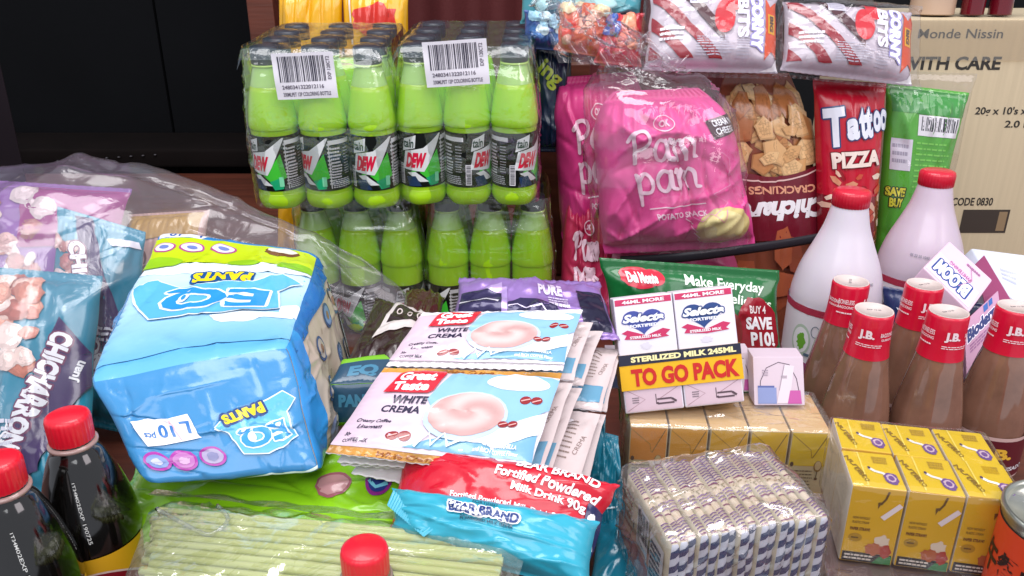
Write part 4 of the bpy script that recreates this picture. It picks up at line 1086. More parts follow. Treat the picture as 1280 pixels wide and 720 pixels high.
# ---- sauce bottles with red sleeves
GL = mat("brown_sauce_glass", C('#85604f'), rough=.06, coat=1., spec=.8, vary=.35, vscale=26)
SLV = mat("red_shrink_sleeve", C('#c90f33'), rough=.3, coat=.35, bump=.08, bscale=120)
def jb(label, px, py, yaw, h=.18, lean=(0, 0), lab=True):
    p = PZ(px, py, h)
    t = thing("sauce_jar_bottle", label, "bottle", (p[0], p[1], .0005), "brown sauce bottles with red sleeves")
    t.rotation_euler = (lean[0], lean[1], math.radians(yaw))
    bp = smooth_prof([(.02, 0), (.031, .002), (.0335, .008), (.0335, .045), (.0330, .058), (.0310, .078), (.0265, .104), (.0222, .126), (.0200, .138), (.0186, h - .03)], 5)
    def facets(a, z): return 1 + .018 * np.cos(10 * a) * (1 if .05 < z < .128 else 0)
    lathe("glass_body", bp, GL, t, n=48, ripple=facets)
    lathe("sleeve", [(.0207, .1365), (.0203, .139), (.0196, .145), (.0183, h - .018), (.0182, h - .003), (.0174, h - .0002), (.0167, h)], SLV, t, n=40, ends=False)
    lathe("cap_top", [(.0172, h - .0002), (.0171, h + .0006), (.0162, h + .0004), (.0158, h - .0006), (0, h - .0008)], mat("pale_cap_top", C('#c9b9b4'), rough=.4), t, n=32)
    cs = band([(.0001, 0), (.0135, 0)], -180, 180, 12); 
    u = np.linspace(-.009, .009, 3); X, Y = np.meshgrid(u, u); sf = Surf(np.stack([X, Y, np.full_like(X, h - .0005)], -1))
    a_ = Art(sf, h=.02); a_.text("EXP 12 25", .5, .55, .14, .7, (.12, .10, .12), rot=12, part='date_code'); a_.build(t, PAPER, False)
    s = band([(.0196, .145), (.0189, .154), (.0183, h - .018), (.0182, h - .004)], -180, 180, 48, .0003)
    ar = Art(s, h=.004); LW = (.86, .70, .74)
    for ux, K in ((.5, '#1'), (0.99, '#2')):
        if K == '#2': ux = .02
        ar.text("J.B.", ux - .03, .60, .34, .12, LW, bold=.05, part='brand_lettering' + K) if K == '#1' else None
        ar.text("BAGOONG", ux + .135, .66, .13, .12, LW, bold=.02, part='lettering' + K); ar.text("GUISADO", ux + .135, .48, .09, .10, LW, part='lettering' + K)
    ar.text("BONELESS", .27, .70, .13, .13, LW, bold=.02, part='lettering#3'); ar.text("BAGOONG", .27, .50, .12, .13, LW, bold=.02, part='lettering#3')
    ar.lines(.40, .16, .62, .30, 2, LW, fill=.4); ar.lines(.2, .2, .34, .3, 1, LW, fill=.5)
    ar.build(t, PAPER, False)
    if lab:
        s = band([(.0337, .01), (.0337, .03), (.0337, .056)], -85, 85, 30, .0006)
        surf_obj("label", s, PAPER, t, C('#c9a9a4'), False)
        ar = Art(s, h=.006); ar.rect(.03, .05, .97, .93, C('#5a1420'), 'label_panel'); ar.rect(.05, .60, .2, .85, C('#d8a028'), 'label_panel'); ar.text("J.B.", .5, .62, .3, .3, C('#e3b23a'), bold=.05); ar.text("BAGOONG GUISADO", .5, .28, .12, .7, WHITE); ar.build(t, PAPER, False)
    return t
jb("brown sauce bottle at the back left, next to the white bottle", 1064, 352, 55)
jb("brown sauce bottle at the front left of its group, behind yellow cartons", 1090, 386, -22, lean=(.02, .01))
jb("brown sauce bottle in the middle behind the others, below the pink soap box", 1156, 356, 8)
jb("brown sauce bottle in the front centre with J.B. facing front", 1186, 390, 6)
jb("brown sauce bottle at the right edge of the picture", 1272, 384, -12)

# ---- tall white bottles
MILK = mat("white_milky_bottle", C('#cfc7d2'), rough=.28, coat=.3, sss=.2)
def milk_bottle(label, px, py, h, k=.94, yaw=0, m=None):
    p = PZ(px, py, h)
    t = thing("milk_bottle", label, "bottle", (p[0], p[1], .0005), "white yogurt drink bottles with red caps")
    t.rotation_euler = (0, 0, math.radians(yaw))
    bp = smooth_prof([(.03, 0), (.051 * k, .003), (.054 * k, .012), (.054 * k, .09), (.054 * k, .118), (.0525 * k, .135), (.046 * k, .160), (.034 * k, .188), (.0245, .208), (.0195, h - .020), (.0185, h - .016)], 5)
    lathe("bottle_body", bp, m or MILK, t, n=56)
    lathe("cap", [(.019, h - .0185), (.0198, h - .018), (.0202, h - .005), (.0192, h - .0015), (.016, h), (0, h + .0004)], mat("crimson_cap", C('#c4102e'), rough=.35, coat=.3), t, n=144, ripple=lambda a, z: 1 + (.014 * np.cos(36 * a) if z < h - .004 else 0))
    s = band([(.0545 * k, .02), (.0545 * k, .06), (.0545 * k, .121)], -180, 180, 64, .0006)
    surf_obj("label", s, PAPER, t, (.74, .70, .76), False)
    ar = Art(s, h=.006)
    ar.rect(0, .93, 1, 1, C('#a8324a'), 'label_border'); ar.rect(0, 0, 1, .42, C('#a0487c'), 'label_field')
    for q, ux in enumerate((.30, .45, .56, .70)):
        ar.ell(ux, .66, .038, .16, (.45, .55, .45), f'label_badge#{q}'); ar.ell(ux, .66, .032, .13, WHITE, f'label_badge#{q}'); ar.ell(ux + .004, .65, .018, .08, (C('#6ca838'), C('#8a8f98'))[q % 2], f'label_badge#{q}', wob=.2, seed=q)
        ar.ring(ux + .05, .78, .014, .055, .0008, C('#6a7a88'), f'label_badge#{q}')
    ar.lines(.32, .5, .68, .56, 1, C('#566a80')); ar.text("YOGURT DRINK", .5, .22, .12, .3, WHITE, bold=.03)
    ar.build(t, PAPER, False)
    s = band([(.050 * k, .145), (.045 * k, .162)], -15, 15, 6, .0014); ar = Art(s, h=.004); ar.text("05 22 25 1040", .5, .5, .2, .9, (.25, .24, .3), rot=-4, part='date_code'); ar.build(t, PAPER, False)
milk_bottle("white yogurt bottle with red cap left of the sauce bottles, colourful label", 1066, 237, .25, yaw=14)
milk_bottle("pinkish white yogurt bottle with red cap behind the pink soap box", 1173, 213, .25, yaw=-30, m=mat("pinkish_milky_bottle", C('#c6b6c4'), rough=.28, coat=.3, sss=.2))

# ---- striped stick sachets
tf = [PZ(836, 668, .132), PZ(1044, 654, .132), PZ(948, 566, .132), PZ(776, 566, .132)]
xd = tf[1] - tf[0]; W = np.linalg.norm(xd) * 1.03; yv = .5 * (tf[3] - tf[0]) + .5 * (tf[2] - tf[1])
M = frame((tf[0][0], tf[0][1], .047), xd, yv) @ Matrix.Rotation(math.radians(7), 4, 'Z')
xh = np.array(M.col[0][:3]); yh = np.array(M.col[1][:3]); D = .086; Hh = .08
t = thing("stick_sachet_pack", "wrapped bundle of navy and white striped coffee sticks in the front", "sachet pack", matrix=M)
NV = C('#20305e'); VIO2 = C('#6a4478')
proto = thing("proto", "x", "x")
nst = 16; sw = W / nst
def stick(seed):
    rng = np.random.default_rng(seed)
    S = hexbox(proto, "sachet", rectbox(sw + .0006, D, Hh), {'front': (.62, .62, .70), 'top': C('#d6c2a8'), 'left': C('#cbbfa4'), 'right': C('#c0b294'), 'back': C('#c0b294'), 'bottom': C('#c0b294')}, PRINT, rad=.0042, n=10, wr=.0018, wscale=45, seed=seed, world=False)
    o = S['obj']
    a = Art(S['front'], h=.004, base=.0005)
    y = rng.uniform(.03, .12)
    while y < .93:
        a.poly([(.04, y), (.96, y + .05), (.96, y + .12), (.04, y + .07)], NV, 'printed_stripe'); y += .145 + rng.uniform(-.01, .02)
    k1 = a.build(o, PRINT, False)
    a = Art(S['top'], h=.004, base=.0005)
    for (y0, y1, cc) in ((.04, .24, VIO2), (.36, .46, C('#8a6a96')), (.60, .94, VIO2)):
        y = y0 + rng.uniform(-.03, .05)
        while y < y1:
            a.poly([(.08, y), (.92, y + .022), (.92, y + .036), (.08, y + .014)], cc, 'printed_stripe'); y += .034
        a.poly([(.05, y0 - .02), (.95, y0 - .02), (.95, y0 - .005), (.05, y0 - .005)], C('#7a3050'), 'printed_edge')
    for q in range(16): a.ell(rng.uniform(.15, .85), rng.uniform(.36, .56), .07, .007, C('#9c8c68'), 'printed_dot', n=7)
    k2 = a.build(o, PRINT, False)
    return o, k1 + k2
P0 = [stick(5), stick(6), stick(9)]
rng = np.random.default_rng(3)
for i in range(nst):
    o, ks = P0[i % 3]
    cc = copy_to(o, t, (i * sw, rng.uniform(-.003, .003), rng.uniform(-.003, .002)))
    cc.rotation_euler = (0, rng.uniform(-.02, .02), rng.uniform(-.01, .01))
    for k in ks: copy_to(k, cc)
for o, ks in P0:
    for k in ks: bpy.data.objects.remove(k)
    bpy.data.objects.remove(o)
bpy.data.objects.remove(proto)
s = Surf(np.array([[(-.0006, D, 0), (-.0006, 0, 0)], [(-.0006, D, Hh), (-.0006, 0, Hh)]], float))
ar = Art(s, h=.02); ar.rect(0, .0, 1, .45, C('#b5685e'), 'side_print'); ar.poly([(0, .45), (1, .45), (1, .62), (0, .5)], C('#cf9f8a'), 'side_print'); ar.barcode(.42, .50, .66, .92, seed=9); ar.rect(.70, .35, .97, .85, (.66, .62, .62), 'side_panel'); ar.lines(.72, .4, .95, .80, 7, C('#2c3350'), fill=.6); ar.lines(.05, .5, .35, .9, 5, C('#a0684e'), fill=.5)
ar.build(t, PRINT, False)
wrap(t, W, D, Hh, (0, 0, 0), FILMW, seed=18, wr=.0035, n=30, rad=.008, grow=.0035)
M2 = M.copy(); M2[2][3] = .0008
t = thing("wrapped_pack", "clear wrapped pale pack under the striped coffee sticks at bottom edge", "wrapped pack", matrix=M2)
S = hexbox(t, "carton_block", rectbox(W * .8, D, .045, (.0, -.004, 0)), C('#b8b2be'), CARD, rad=.006, n=8, bulge=.001, world=False)
ar = Art(S['front'], h=.02); ar.lines(.05, .1, .9, .9, 6, C('#7a7890')); ar.build(t, CARD, False)
wrap(t, W * .8, D, .045, (.0, -.004, 0), FILMW, seed=19, wr=.0022, grow=.003)

# ---- row of five cartons in film
fl, fr_ = PZ(788, 532, .090), PZ(1042, 541, .090)
xd = fr_ - fl; W = np.linalg.norm(xd); bw = W / 5; bd, bh = .07, .0885
M = frame((fl[0], fl[1], .001), xd, (0, 1, 0))
t = thing("drink_carton_pack", "film wrapped row of five yellow and cream drink cartons behind the striped sticks", "drink pack", matrix=M)
for i in range(5):
    mix = i / 4
    top_c = np.array(C('#e0902a')) * (1 - mix) + np.array(C('#ecc81a')) * mix
    S = hexbox(t, "carton", rectbox(bw - .0016, bd, bh, (i * bw, 0, 0)), {'front': C('#dccb9a'), 'top': C('#d6b076'), 'left': C('#c4a878'), 'right': C('#c4a878'), 'back': C('#c4a878'), 'bottom': C('#c4a878')}, CARD, rad=.0012, n=3, world=False)
    cb = S['obj']
    ar = Art(S['front'], h=.02, base=.0003)
    ar.rect(.0, .60, 1, 1, tuple(top_c), 'printed_band'); ar.line([(.0, .985), (.55, .80), (.60, .70)], .0006, C('#a87f1c'), 'fold'); ar.line([(.62, .70), (.95, .98)], .0008, C('#8a6a1c'), 'fold')
    ar.ell(.80, .60, .11, .07, C('#a07a30'), 'balloon_picture'); ar.ell(.80, .61, .085, .055, C('#d8c088'), 'balloon_picture'); ar.line([(.8, .54), (.79, .46)], .001, C('#6a5a30'), 'balloon_picture'); ar.rect(.75, .43, .83, .46, C('#6a4a20'), 'balloon_picture')
    ar.lines(.08, .22, .72, .56, 8, C('#7a6a48'), fill=.35, seed=i + 3); ar.ell(.08, .62, .05, .03, C('#5a3a14'), 'printed_leaf'); ar.ell(.7, .12, .05, .03, C('#6a4a14'), 'printed_leaf#2'); ar.lines(.1, .05, .6, .15, 2, C('#8a7a58'), seed=i + 9)
    ar.build(cb, CARD, False)
wrap(t, W, bd, bh, (0, 0, 0), FILMW, seed=21, wr=.0022, n=26, rad=.005, grow=.003)

# ---- two white milk cartons taped as one
b0_, b1_ = PZ(782, 519, .0935), PZ(931, 519, .0935)
xd = b1_ - b0_; W = np.linalg.norm(xd); H = .107; D = .040
M = frame((b0_[0], b0_[1], .0945), xd, (0, 1, 0)) @ Matrix.Rotation(math.radians(-7.0), 4, 'Y') @ Matrix.Rotation(math.radians(-21), 4, 'X')
t = thing("milk_carton_pack", "pair of white milk cartons banded with a yellow TO GO PACK strip", "milk cartons", matrix=M)
PKW = C('#d6bcc8')
for i in range(2):
    S = hexbox(t, "carton", rectbox(W / 2 - .0008, D, H, (i * W / 2, 0, 0)), {'front': (.76, .72, .80), 'top': (.72, .66, .74), 'left': (.66, .62, .70), 'right': (.66, .62, .70), 'back': (.7, .7, .7), 'bottom': (.7, .6, .6)}, CARD, rad=.0016, n=4, bulge=.0006, world=False)
    cb = S['obj']; ar = Art(S['front'], h=.008, base=.0003)
    ar.rect(0, .945, 1, 1, C('#c02a5c'), 'top_strip'); ar.text("46ML MORE", .5, .972, .032, .75, WHITE, bold=.04)
    HB = C('#3c4a96') if i == 0 else C('#22407c')
    th = np.linspace(0, 2 * math.pi, 40); hx = .46 + .37 * (16 * np.sin(th) ** 3) / 17; hy = .80 + .115 * (13 * np.cos(th) - 5 * np.cos(2 * th) - 2 * np.cos(3 * th) - np.cos(4 * th)) / 15
    ar.poly(list(zip(hx, hy)), HB, 'heart_emblem')
    ar.text("Selecta", .47, .825, .075, .74, (.86, .86, .92), shear=.35, bold=.05, part='brand_lettering', out=(HB, .0012)); ar.text("FORTIFIED", .47, .755, .028, .5, (.85, .85, .9), bold=.04)
    ar.poly([(.06, .70), (.17, .725), (.50, .665), (.80, .715), (.93, .695), (.84, .66), (.90, .64), (.5, .625), (.1, .645), (.15, .68)], C('#c02a5c'), 'ribbon'); ar.text("STERILIZED MILK", .48, .655, .024, .56, WHITE, bold=.04)
    ar.ell(.48, .57, .10, .03, (.66, .62, .70), 'printed_splash', wob=.3, seed=i)
    ar.rect(0, .0, 1, .20, PKW, 'carton_foot'); ar.line([(.03, .195), (.35, .1), (.03, .01)], .0006, C('#a8848f'), 'fold'); ar.line([(.97, .195), (.62, .1)], .0006, C('#a8848f'), 'fold')
    ar.text("L", .56, .095, .09, .05, (.1, .06, .08), bold=.02, part='printed_cup'); ar.rect(.56, .085, .82, .10, (.1, .06, .08), 'printed_cup#2'); ar.rect(.56, .045, .86, .06, (.1, .06, .08), 'printed_cup#3'); ar.line([(.82, .09), (.9, .06)], .002, (.1, .06, .08), 'printed_cup#4'); ar.lines(.12, .07, .26, .13, 3, (.2, .15, .18))
    ar.build(cb, CARD, False)
s = Surf(np.array([[(-.0012, -.0016, .0214), (W + .0006, -.0016, .0214)], [(-.0012, -.0016, .0545), (W + .0006, -.0016, .0545)]], float))
b = surf_obj("paper_band", s, PAPER, t, C('#e6b012'), False)
for fx in (-.0014, W + .0006): surf_obj("band_side", Surf(np.array([[(fx, D, .0214), (fx, -.0015, .0214)], [(fx, D, .0545), (fx, -.0015, .0545)]], float)), PAPER, t, C('#e6b012'), False)
ar = Art(s, h=.02); ar.rect(0, .70, 1, 1, C('#1f2138'), 'band_stripe'); ar.text("STERILIZED MILK 245ML", .53, .85, .16, .86, C('#f0e6a8'), bold=.05); ar.text("TO GO PACK", .53, .34, .50, .88, C('#c4201c'), bold=.05, part='headline'); ar.build(b, PAPER, False)

# ---- small cards with an arch picture
def arch_card(label, px0, px1, py0, py1, y, hide=0):
    bl = PY(px0, py1, y); br = PY(px1, py1, y); tl = PY(px0, py0, y + .028); tr = PY(px1, py0, y + .028)
    bl[2] = br[2] = .0945
    dv = np.array([0, .02, 0])
    t = thing("small_carton", label, "box", base_of(bl, br))
    S = hexbox(t, "carton", [bl, br, tr, tl, bl + dv, br + dv, tr + dv, tl + dv], (.54, .44, .51), CARD, rad=.001, n=3)
    ar = Art(S['front'], h=.01, base=.0003)
    ar.line([(.10, .18), (.12, .5), (.25, .78), (.5, .90), (.72, .85), (.86, .55), (.93, .1)], .0007, C('#4a3a4a'), 'arch_line'); ar.rect(.06, .02, .44, .36, C('#7a86b4'), 'printed_glass'); ar.rect(.06, .36, .40, .40, C('#4a5690'), 'printed_glass')
    ar.poly([(.44, .03), (.62, .85), (.82, .82), (.70, .03)], (.62, .54, .60), 'printed_straw'); ar.poly([(.66, .02), (.95, .02), (.93, .3), (.72, .3)], C('#b04a92'), 'printed_field'); ar.line([(.5, .3), (.62, .85)], .0005, C('#8a7a8a'), 'arch_line'); ar.lines(.55, .55, .68, .62, 2, C('#8a7a8a'))
    ar.lines(.16, .6, .3, .75, 3, C('#9a8a9a')); ar.build(t, CARD)
arch_card("small pale pink box with arch picture right of the milk cartons", 941, 1004, 446, 523, .658)
arch_card("small pale box mostly hidden right behind the milk cartons", 905, 938, 440, 517, .684)
arch_card("small bluish box peeking out left of the milk cartons", 758, 800, 442, 505, .69)

# ---- green pouch
GRN = C('#12602e')
c = [PY(775, 530, .755), PY(985, 530, .755), PY(974, 338, .800), PY(749, 322, .800)]
t = thing("sauce_pouch", "dark green sauce pouch with red SAVE P10 burst behind the milk cartons", "pouch", base_of(*c))
s, _, _ = pillow(t, "pouch", c, .03, GRN, PRINT, wr=.004, seed=101, seal=.07, nx=44)
ar = Art(s, h=.006, base=.0006)
ar.ell(.19, .90, .105, .06, C('#c5203a'), 'logo_heart', wob=.05); ar.ell(.28, .905, .06, .045, C('#c5203a'), 'logo_heart#2'); ar.text("Del Monte", .21, .90, .055, .17, WHITE, bold=.05, part='brand_lettering')
ar.text("Make Everyday", .68, .885, .075, .46, (.72, .85, .72), rot=-3, bold=.02, shear=.1); ar.text("Delicious", .80, .80, .06, .3, (.72, .85, .72), rot=-6, bold=.02, shear=.1)
ar.ell(.855, .63, .125, .20, C('#8f1626'), 'price_burst', wob=.07, seed=3, n=26); ar.text("BUY 4", .86, .75, .05, .10, (.8, .7, .7), bold=.03); ar.text("SAVE", .865, .665, .08, .16, WHITE, bold=.05); ar.text("P10!", .88, .565, .09, .14, WHITE, bold=.04)
ar.rect(.70, .30, .97, .43, (.55, .55, .58), 'label_panel'); ar.text("FILIPINO", .84, .38, .07, .22, (.15, .1, .15), bold=.03); ar.ell(.72, .62, .04, .1, C('#7a2a2a'), 'price_burst#2')
ar.build(t, PRINT)

# ---- pink soap boxes
def face_box(name, label, cat, c4, depth, cols, m=CARD, rad=.002):
    n = np.cross(np.array(c4[1]) - c4[0], np.array(c4[3]) - c4[0]); n /= np.linalg.norm(n)
    c = list(c4) + [np.array(x) - n * depth for x in c4]
    t = thing(name, label, cat, base_of(*c))
    return t, hexbox(t, "carton", c, cols, m, rad=rad, n=4)
q = [PD(1155, 336, 0.885), PD(1190, 300, 0.925), PD(1243, 356, 0.885), PD(1210, 392, 0.845)]
t, S = face_box("soap_box", "pink soap carton with blue rimmed white lettering behind the sauce bottles", "soap box", [PD(1154, 334, 0.885), PD(1212, 390, 0.850), PD(1241, 350, 0.885), PD(1187, 301, 0.930)], .03, (.72, .52, .66))
ar = Art(S['front'], h=.01, base=.0004)
ar.poly([(.0, .02), (.97, .02), (.97, .50), (.0, .60)], (.78, .62, .76), 'printed_panel'); ar.text("BLOOM", .46, .30, .36, .72, (.84, .80, .88), rot=180, bold=.06, part='brand_lettering', out=(C('#2a4a8c'), .0022)); ar.text("WHITENING", .5, .58, .1, .5, C('#b05a9a'), rot=180); ar.line([(.62, .25), (.75, .6), (.6, .85)], .001, C('#b07aa0'), 'printed_line'); ar.lines(.5, .8, .85, .9, 1, C('#a06a92'))
ar.build(t, CARD)
t, S = face_box("soap_box", "pink soap carton lettered derm with blue squares, right of the other soap box", "soap box", [PD(1208, 470, 0.820), PD(1256, 420, 0.830), PD(1248, 362, 0.860), PD(1205, 402, 0.847)], .05, {'front': C('#b58aa6'), 'top': C('#a8456e'), 'left': C('#b58aa6'), 'right': C('#a8456e'), 'back': C('#b58aa6'), 'bottom': C('#b58aa6')})
ar = Art(S['front'], h=.01, base=.0004); ar.text("Bioderm", .5, .68, .26, .92, C('#1f2a66'), rot=2, bold=.06, part='brand_lettering', out=((.8, .74, .84), .0012)); ar.rect(.55, .84, .68, .98, C('#2f5aa0'), 'blue_square'); ar.rect(.71, .86, .82, .99, C('#2f5aa0'), 'blue_square#2'); ar.lines(.1, .3, .9, .48, 3, C('#8a5a86')); ar.build(t, CARD)
t, S = face_box("soap_box", "crimson sided soap carton leaning behind the lettered one", "soap box", [PD(1238, 412, 0.875), PD(1272, 388, 0.875), PD(1230, 318, 0.965), PD(1218, 330, 0.965)], .03, C('#93406a'))
t, S = face_box("paper_box", "pale blue white box tilted behind the pink soap boxes", "box", [PD(1240, 352, 0.945), PD(1300, 400, 0.925), PD(1310, 322, 1.005), PD(1214, 310, 1.005)], .03, (.62, .66, .76))
ar = Art(S['front'], h=.01); ar.rect(.80, .4, .95, .75, (.4, .45, .6), 'label_panel'); ar.lines(.3, .3, .6, .6, 3, (.5, .52, .66)); ar.build(t, CARD)
c = [PY(1095, 520, .815), PY(1270, 520, .815), PY(1262, 385, .83), PY(1104, 358, .83)]
t = thing("detergent_pack", "navy blue packet with white star shapes behind the sauce bottles", "packet", base_of(*c))
s, _, _ = pillow(t, "pouch", c, .03, C('#1c2c58'), PRINT, wr=.003, seed=111)
ar = Art(s, base=.0006)
for k, (x, y, r) in enumerate(((.12, .84, .05), (.22, .70, .07), (.34, .86, .05), (.75, .6, .06), (.5, .75, .05))):
    a = np.linspace(0, 2 * math.pi, 11)[:-1]; rr = np.where(np.arange(10) % 2, .45, 1) * r
    ar.poly([(x + rr[i] * math.cos(a[i]), y + rr[i] * ar.W / ar.H * math.sin(a[i])) for i in range(10)], (.6, .68, .76), f'printed_star#{k}')
ar.poly([(.05, .5), (.3, .45), (.28, .6)], (.55, .7, .74), 'printed_panel'); ar.build(t, PRINT)

# ---- cardboard box
KR = mat("corrugated_kraft", C('#c2b294'), rough=.75, bump=.06, bscale=8, bstretch=(30, 1, 1), vary=.07, vscale=5)
bx0 = PY(1136, 24, 1.16); W, D, H = .62, .30, bx0[2]
t = thing("cardboard_box", "brown cardboard shipping box with black stencil print at the right", "cardboard box", (bx0[0], 1.16, .0005))
S = hexbox(t, "carton", rectbox(W, D, H, (bx0[0], 1.16, .0005)), C('#a08464'), KR, rad=.003, n=3)
ar = Art(S['front'], h=.03, base=.0005); INK = C('#2a2622')
def fpos(px, py): p = PY(px, py, 1.16); return (p[0] - bx0[0]) / W, (p[2] - .0005) / H
def ftext(s_, x0, x1, y, hpx, **k):
    (u0, v), (u1, _) = fpos(x0, y), fpos(x1, y); _, va = fpos(x0, y - hpx / 2); _, vb = fpos(x0, y + hpx / 2)
    ar.text(s_, (u0 + u1) / 2, v, va - vb, u1 - u0, INK, **k)
ftext("HANDLE WITH CARE", 1030, 1251, 79, 17, bold=.03); ftext("Monde Nissin", 1148, 1254, 42, 12, bold=.01)
ftext("20g x 10's x 10", 1219, 1300, 139, 11); ftext("2.0 KG", 1256, 1300, 155, 9)
(u0, v0), (u1, v1) = fpos(1198, 291), fpos(1263, 262); ar.rect(u0, v0, u1, v1, C('#3a322c'), 'printed_block'); (u2, _) = fpos(1248, 270); ar.rect(u2, v0 + .008, u1 - .005, v1 - .008, C('#8a7458'), 'printed_block')
ftext("CODE 0830", 1190, 1241, 252, 10); (u0, v0) = fpos(1140, 36); (u1, v1) = fpos(1290, 34)
ar.build(t, KR if False else PAPER)
s = Surf(np.array([[(bx0[0] + .002, 1.157, H - .055), (bx0[0] + W - .002, 1.157, H - .055)], [(bx0[0] + .002, 1.157, H - .0), (bx0[0] + W - .002, 1.157, H - .0)]], float))
surf_obj("packing_tape", s, film_mat("packing_tape_film", tint=(.92, .86, .76), milk=.12, refl=1.2, bump=.2, milkcol=(.7, .66, .58)), t, None)
# bottles standing on it
def top_bottle(label, px, col, r, m):
    p = PY(px, 22, 1.16); t = thing("bottle", label, "bottle", (p[0], 1.16 + .03 + r, H + .002)); 
    lathe("bottle_body", smooth_prof([(r * .6, 0), (r * .96, .002), (r, .01), (r, .09), (r * .8, .13), (r * .4, .17), (r * .35, .2)], 4), m, t, n=28)
    lathe("cap", [(r * .38, .197), (r * .4, .2), (r * .4, .22), (0, .221)], REDCAP, t, n=24)
top_bottle("beige bottle standing on the cardboard box", 1190, None, .030, mat("beige_bottle", C('#b59a84'), rough=.3, coat=.3))
DR = mat("dark_red_sauce", C('#5c0a18'), rough=.1, coat=.7)
top_bottle("left of two dark red bottles on the cardboard box", 1236, None, .0155, DR)
top_bottle("right of two dark red bottles on the cardboard box", 1272, None, .0155, DR)

# ================================================================== BACK: SNACK BAGS
def q4(bl, br, tr, tl, yb, yt=None):
    yt = yb if yt is None else yt
    return [PY(*bl, yb), PY(*br, yb), PY(*tr, yt), PY(*tl, yt)]
PINK = C('#dc4890')
PG = "pink potato snack bags in the clear sack"
def pam_art(s, t, m, sc=1., chip=True, seed=1):
    ar = Art(s, h=.006, base=.0008); LP = C('#e9c4d4')
    script(ar, "Pam", .24, .575, .17, .42, LP, 5, 'brand_lettering#1', .0062); script(ar, "pam", .24, .395, .17, .42, LP, 5, 'brand_lettering#2', .0062)
    ar.line([(.30, .305), (.5, .315), (.66, .33)], .0022, LP, 'underline'); ar.text("POTATO SNACK", .50, .262, .035, .32, LP, rot=3, bold=.03)
    ar.ring(.46, .80, .075, .045, .0016, LP, 'maker_mark'); ar.text("OK", .46, .80, .04, .09, LP, bold=.03)
    if chip:
        ar.ell(.76, .17, .18, .125, C('#c9b878'), 'potato_chip', rot=14, wob=.05, seed=4); ar.ell(.76, .18, .14, .09, C('#d6c88e'), 'potato_chip', rot=14, wob=.05)
        for k in range(4): ar.line([(.52 + .025 * k, .24 - .045 * k), (.57 + .02 * k, .20 - .045 * k)], .0016, LP, 'spark')
        ar.line([(.70, .25), (.80, .32), (.72, .38), (.84, .42), (.86, .58), (.80, .62)], .0011, C('#e08ab4'), 'doodle'); ar.line([(.55, .26), (.62, .22), (.68, .26), (.74, .22), (.78, .28)], .0011, C('#e08ab4'), 'doodle')
        ar.poly([(.76, .80), (.99, .84), (1.0, .74), (.78, .69)], C('#3a1420'), 'flavour_tag'); ar.text("CREAM N", .88, .79, .035, .16, WHITE, rot=8); ar.text("CHEESE", .88, .745, .035, .14, WHITE, rot=8)
    ar.build(t, m)
def pam(label, c, T, seed, col=PINK, art=True, chip=False, **k):
    k.setdefault('ncr', 30); k.setdefault('nx', 64); k.setdefault('ny', 70); k.setdefault('wr', .009); k.setdefault('taper', (.05, .3))
    t = thing("snack_bag", label, "snack bag", base_of(*c), PG)
    s, bk, ob = pillow(t, "pouch", c, T, col, SATIN, seed=seed, **k)
    if art: pam_art(s, t, SATIN, chip=chip)
    return t, s
pam("large pink snack bag in front with Pam pam lettering and a potato chip", q4((752, 318), (948, 308), (908, 108), (732, 116), .985, 1.02), .125, 201, chip=True, seal=.06, nx=80, ny=84, side=.45, pu=3.2, taper=(.04, .40), wr=.012, ncr=34, endp=.6)
pam("pink snack bag partly hidden left of the large front one", q4((700, 300), (815, 300), (810, 88), (684, 98), 1.075, 1.095), .09, 202, col=C('#cb367c'))
pam("small pink snack bag standing low next to the lime bottles", q4((697, 420), (765, 420), (770, 250), (705, 238), 1.03, 1.06), .06, 203, col=C('#b5264f'))
pam("crumpled pink snack bag squeezed under the large one", q4((735, 440), (930, 440), (925, 296), (745, 285), 1.01, 1.05), .05, 204, col=C('#b84a78'))

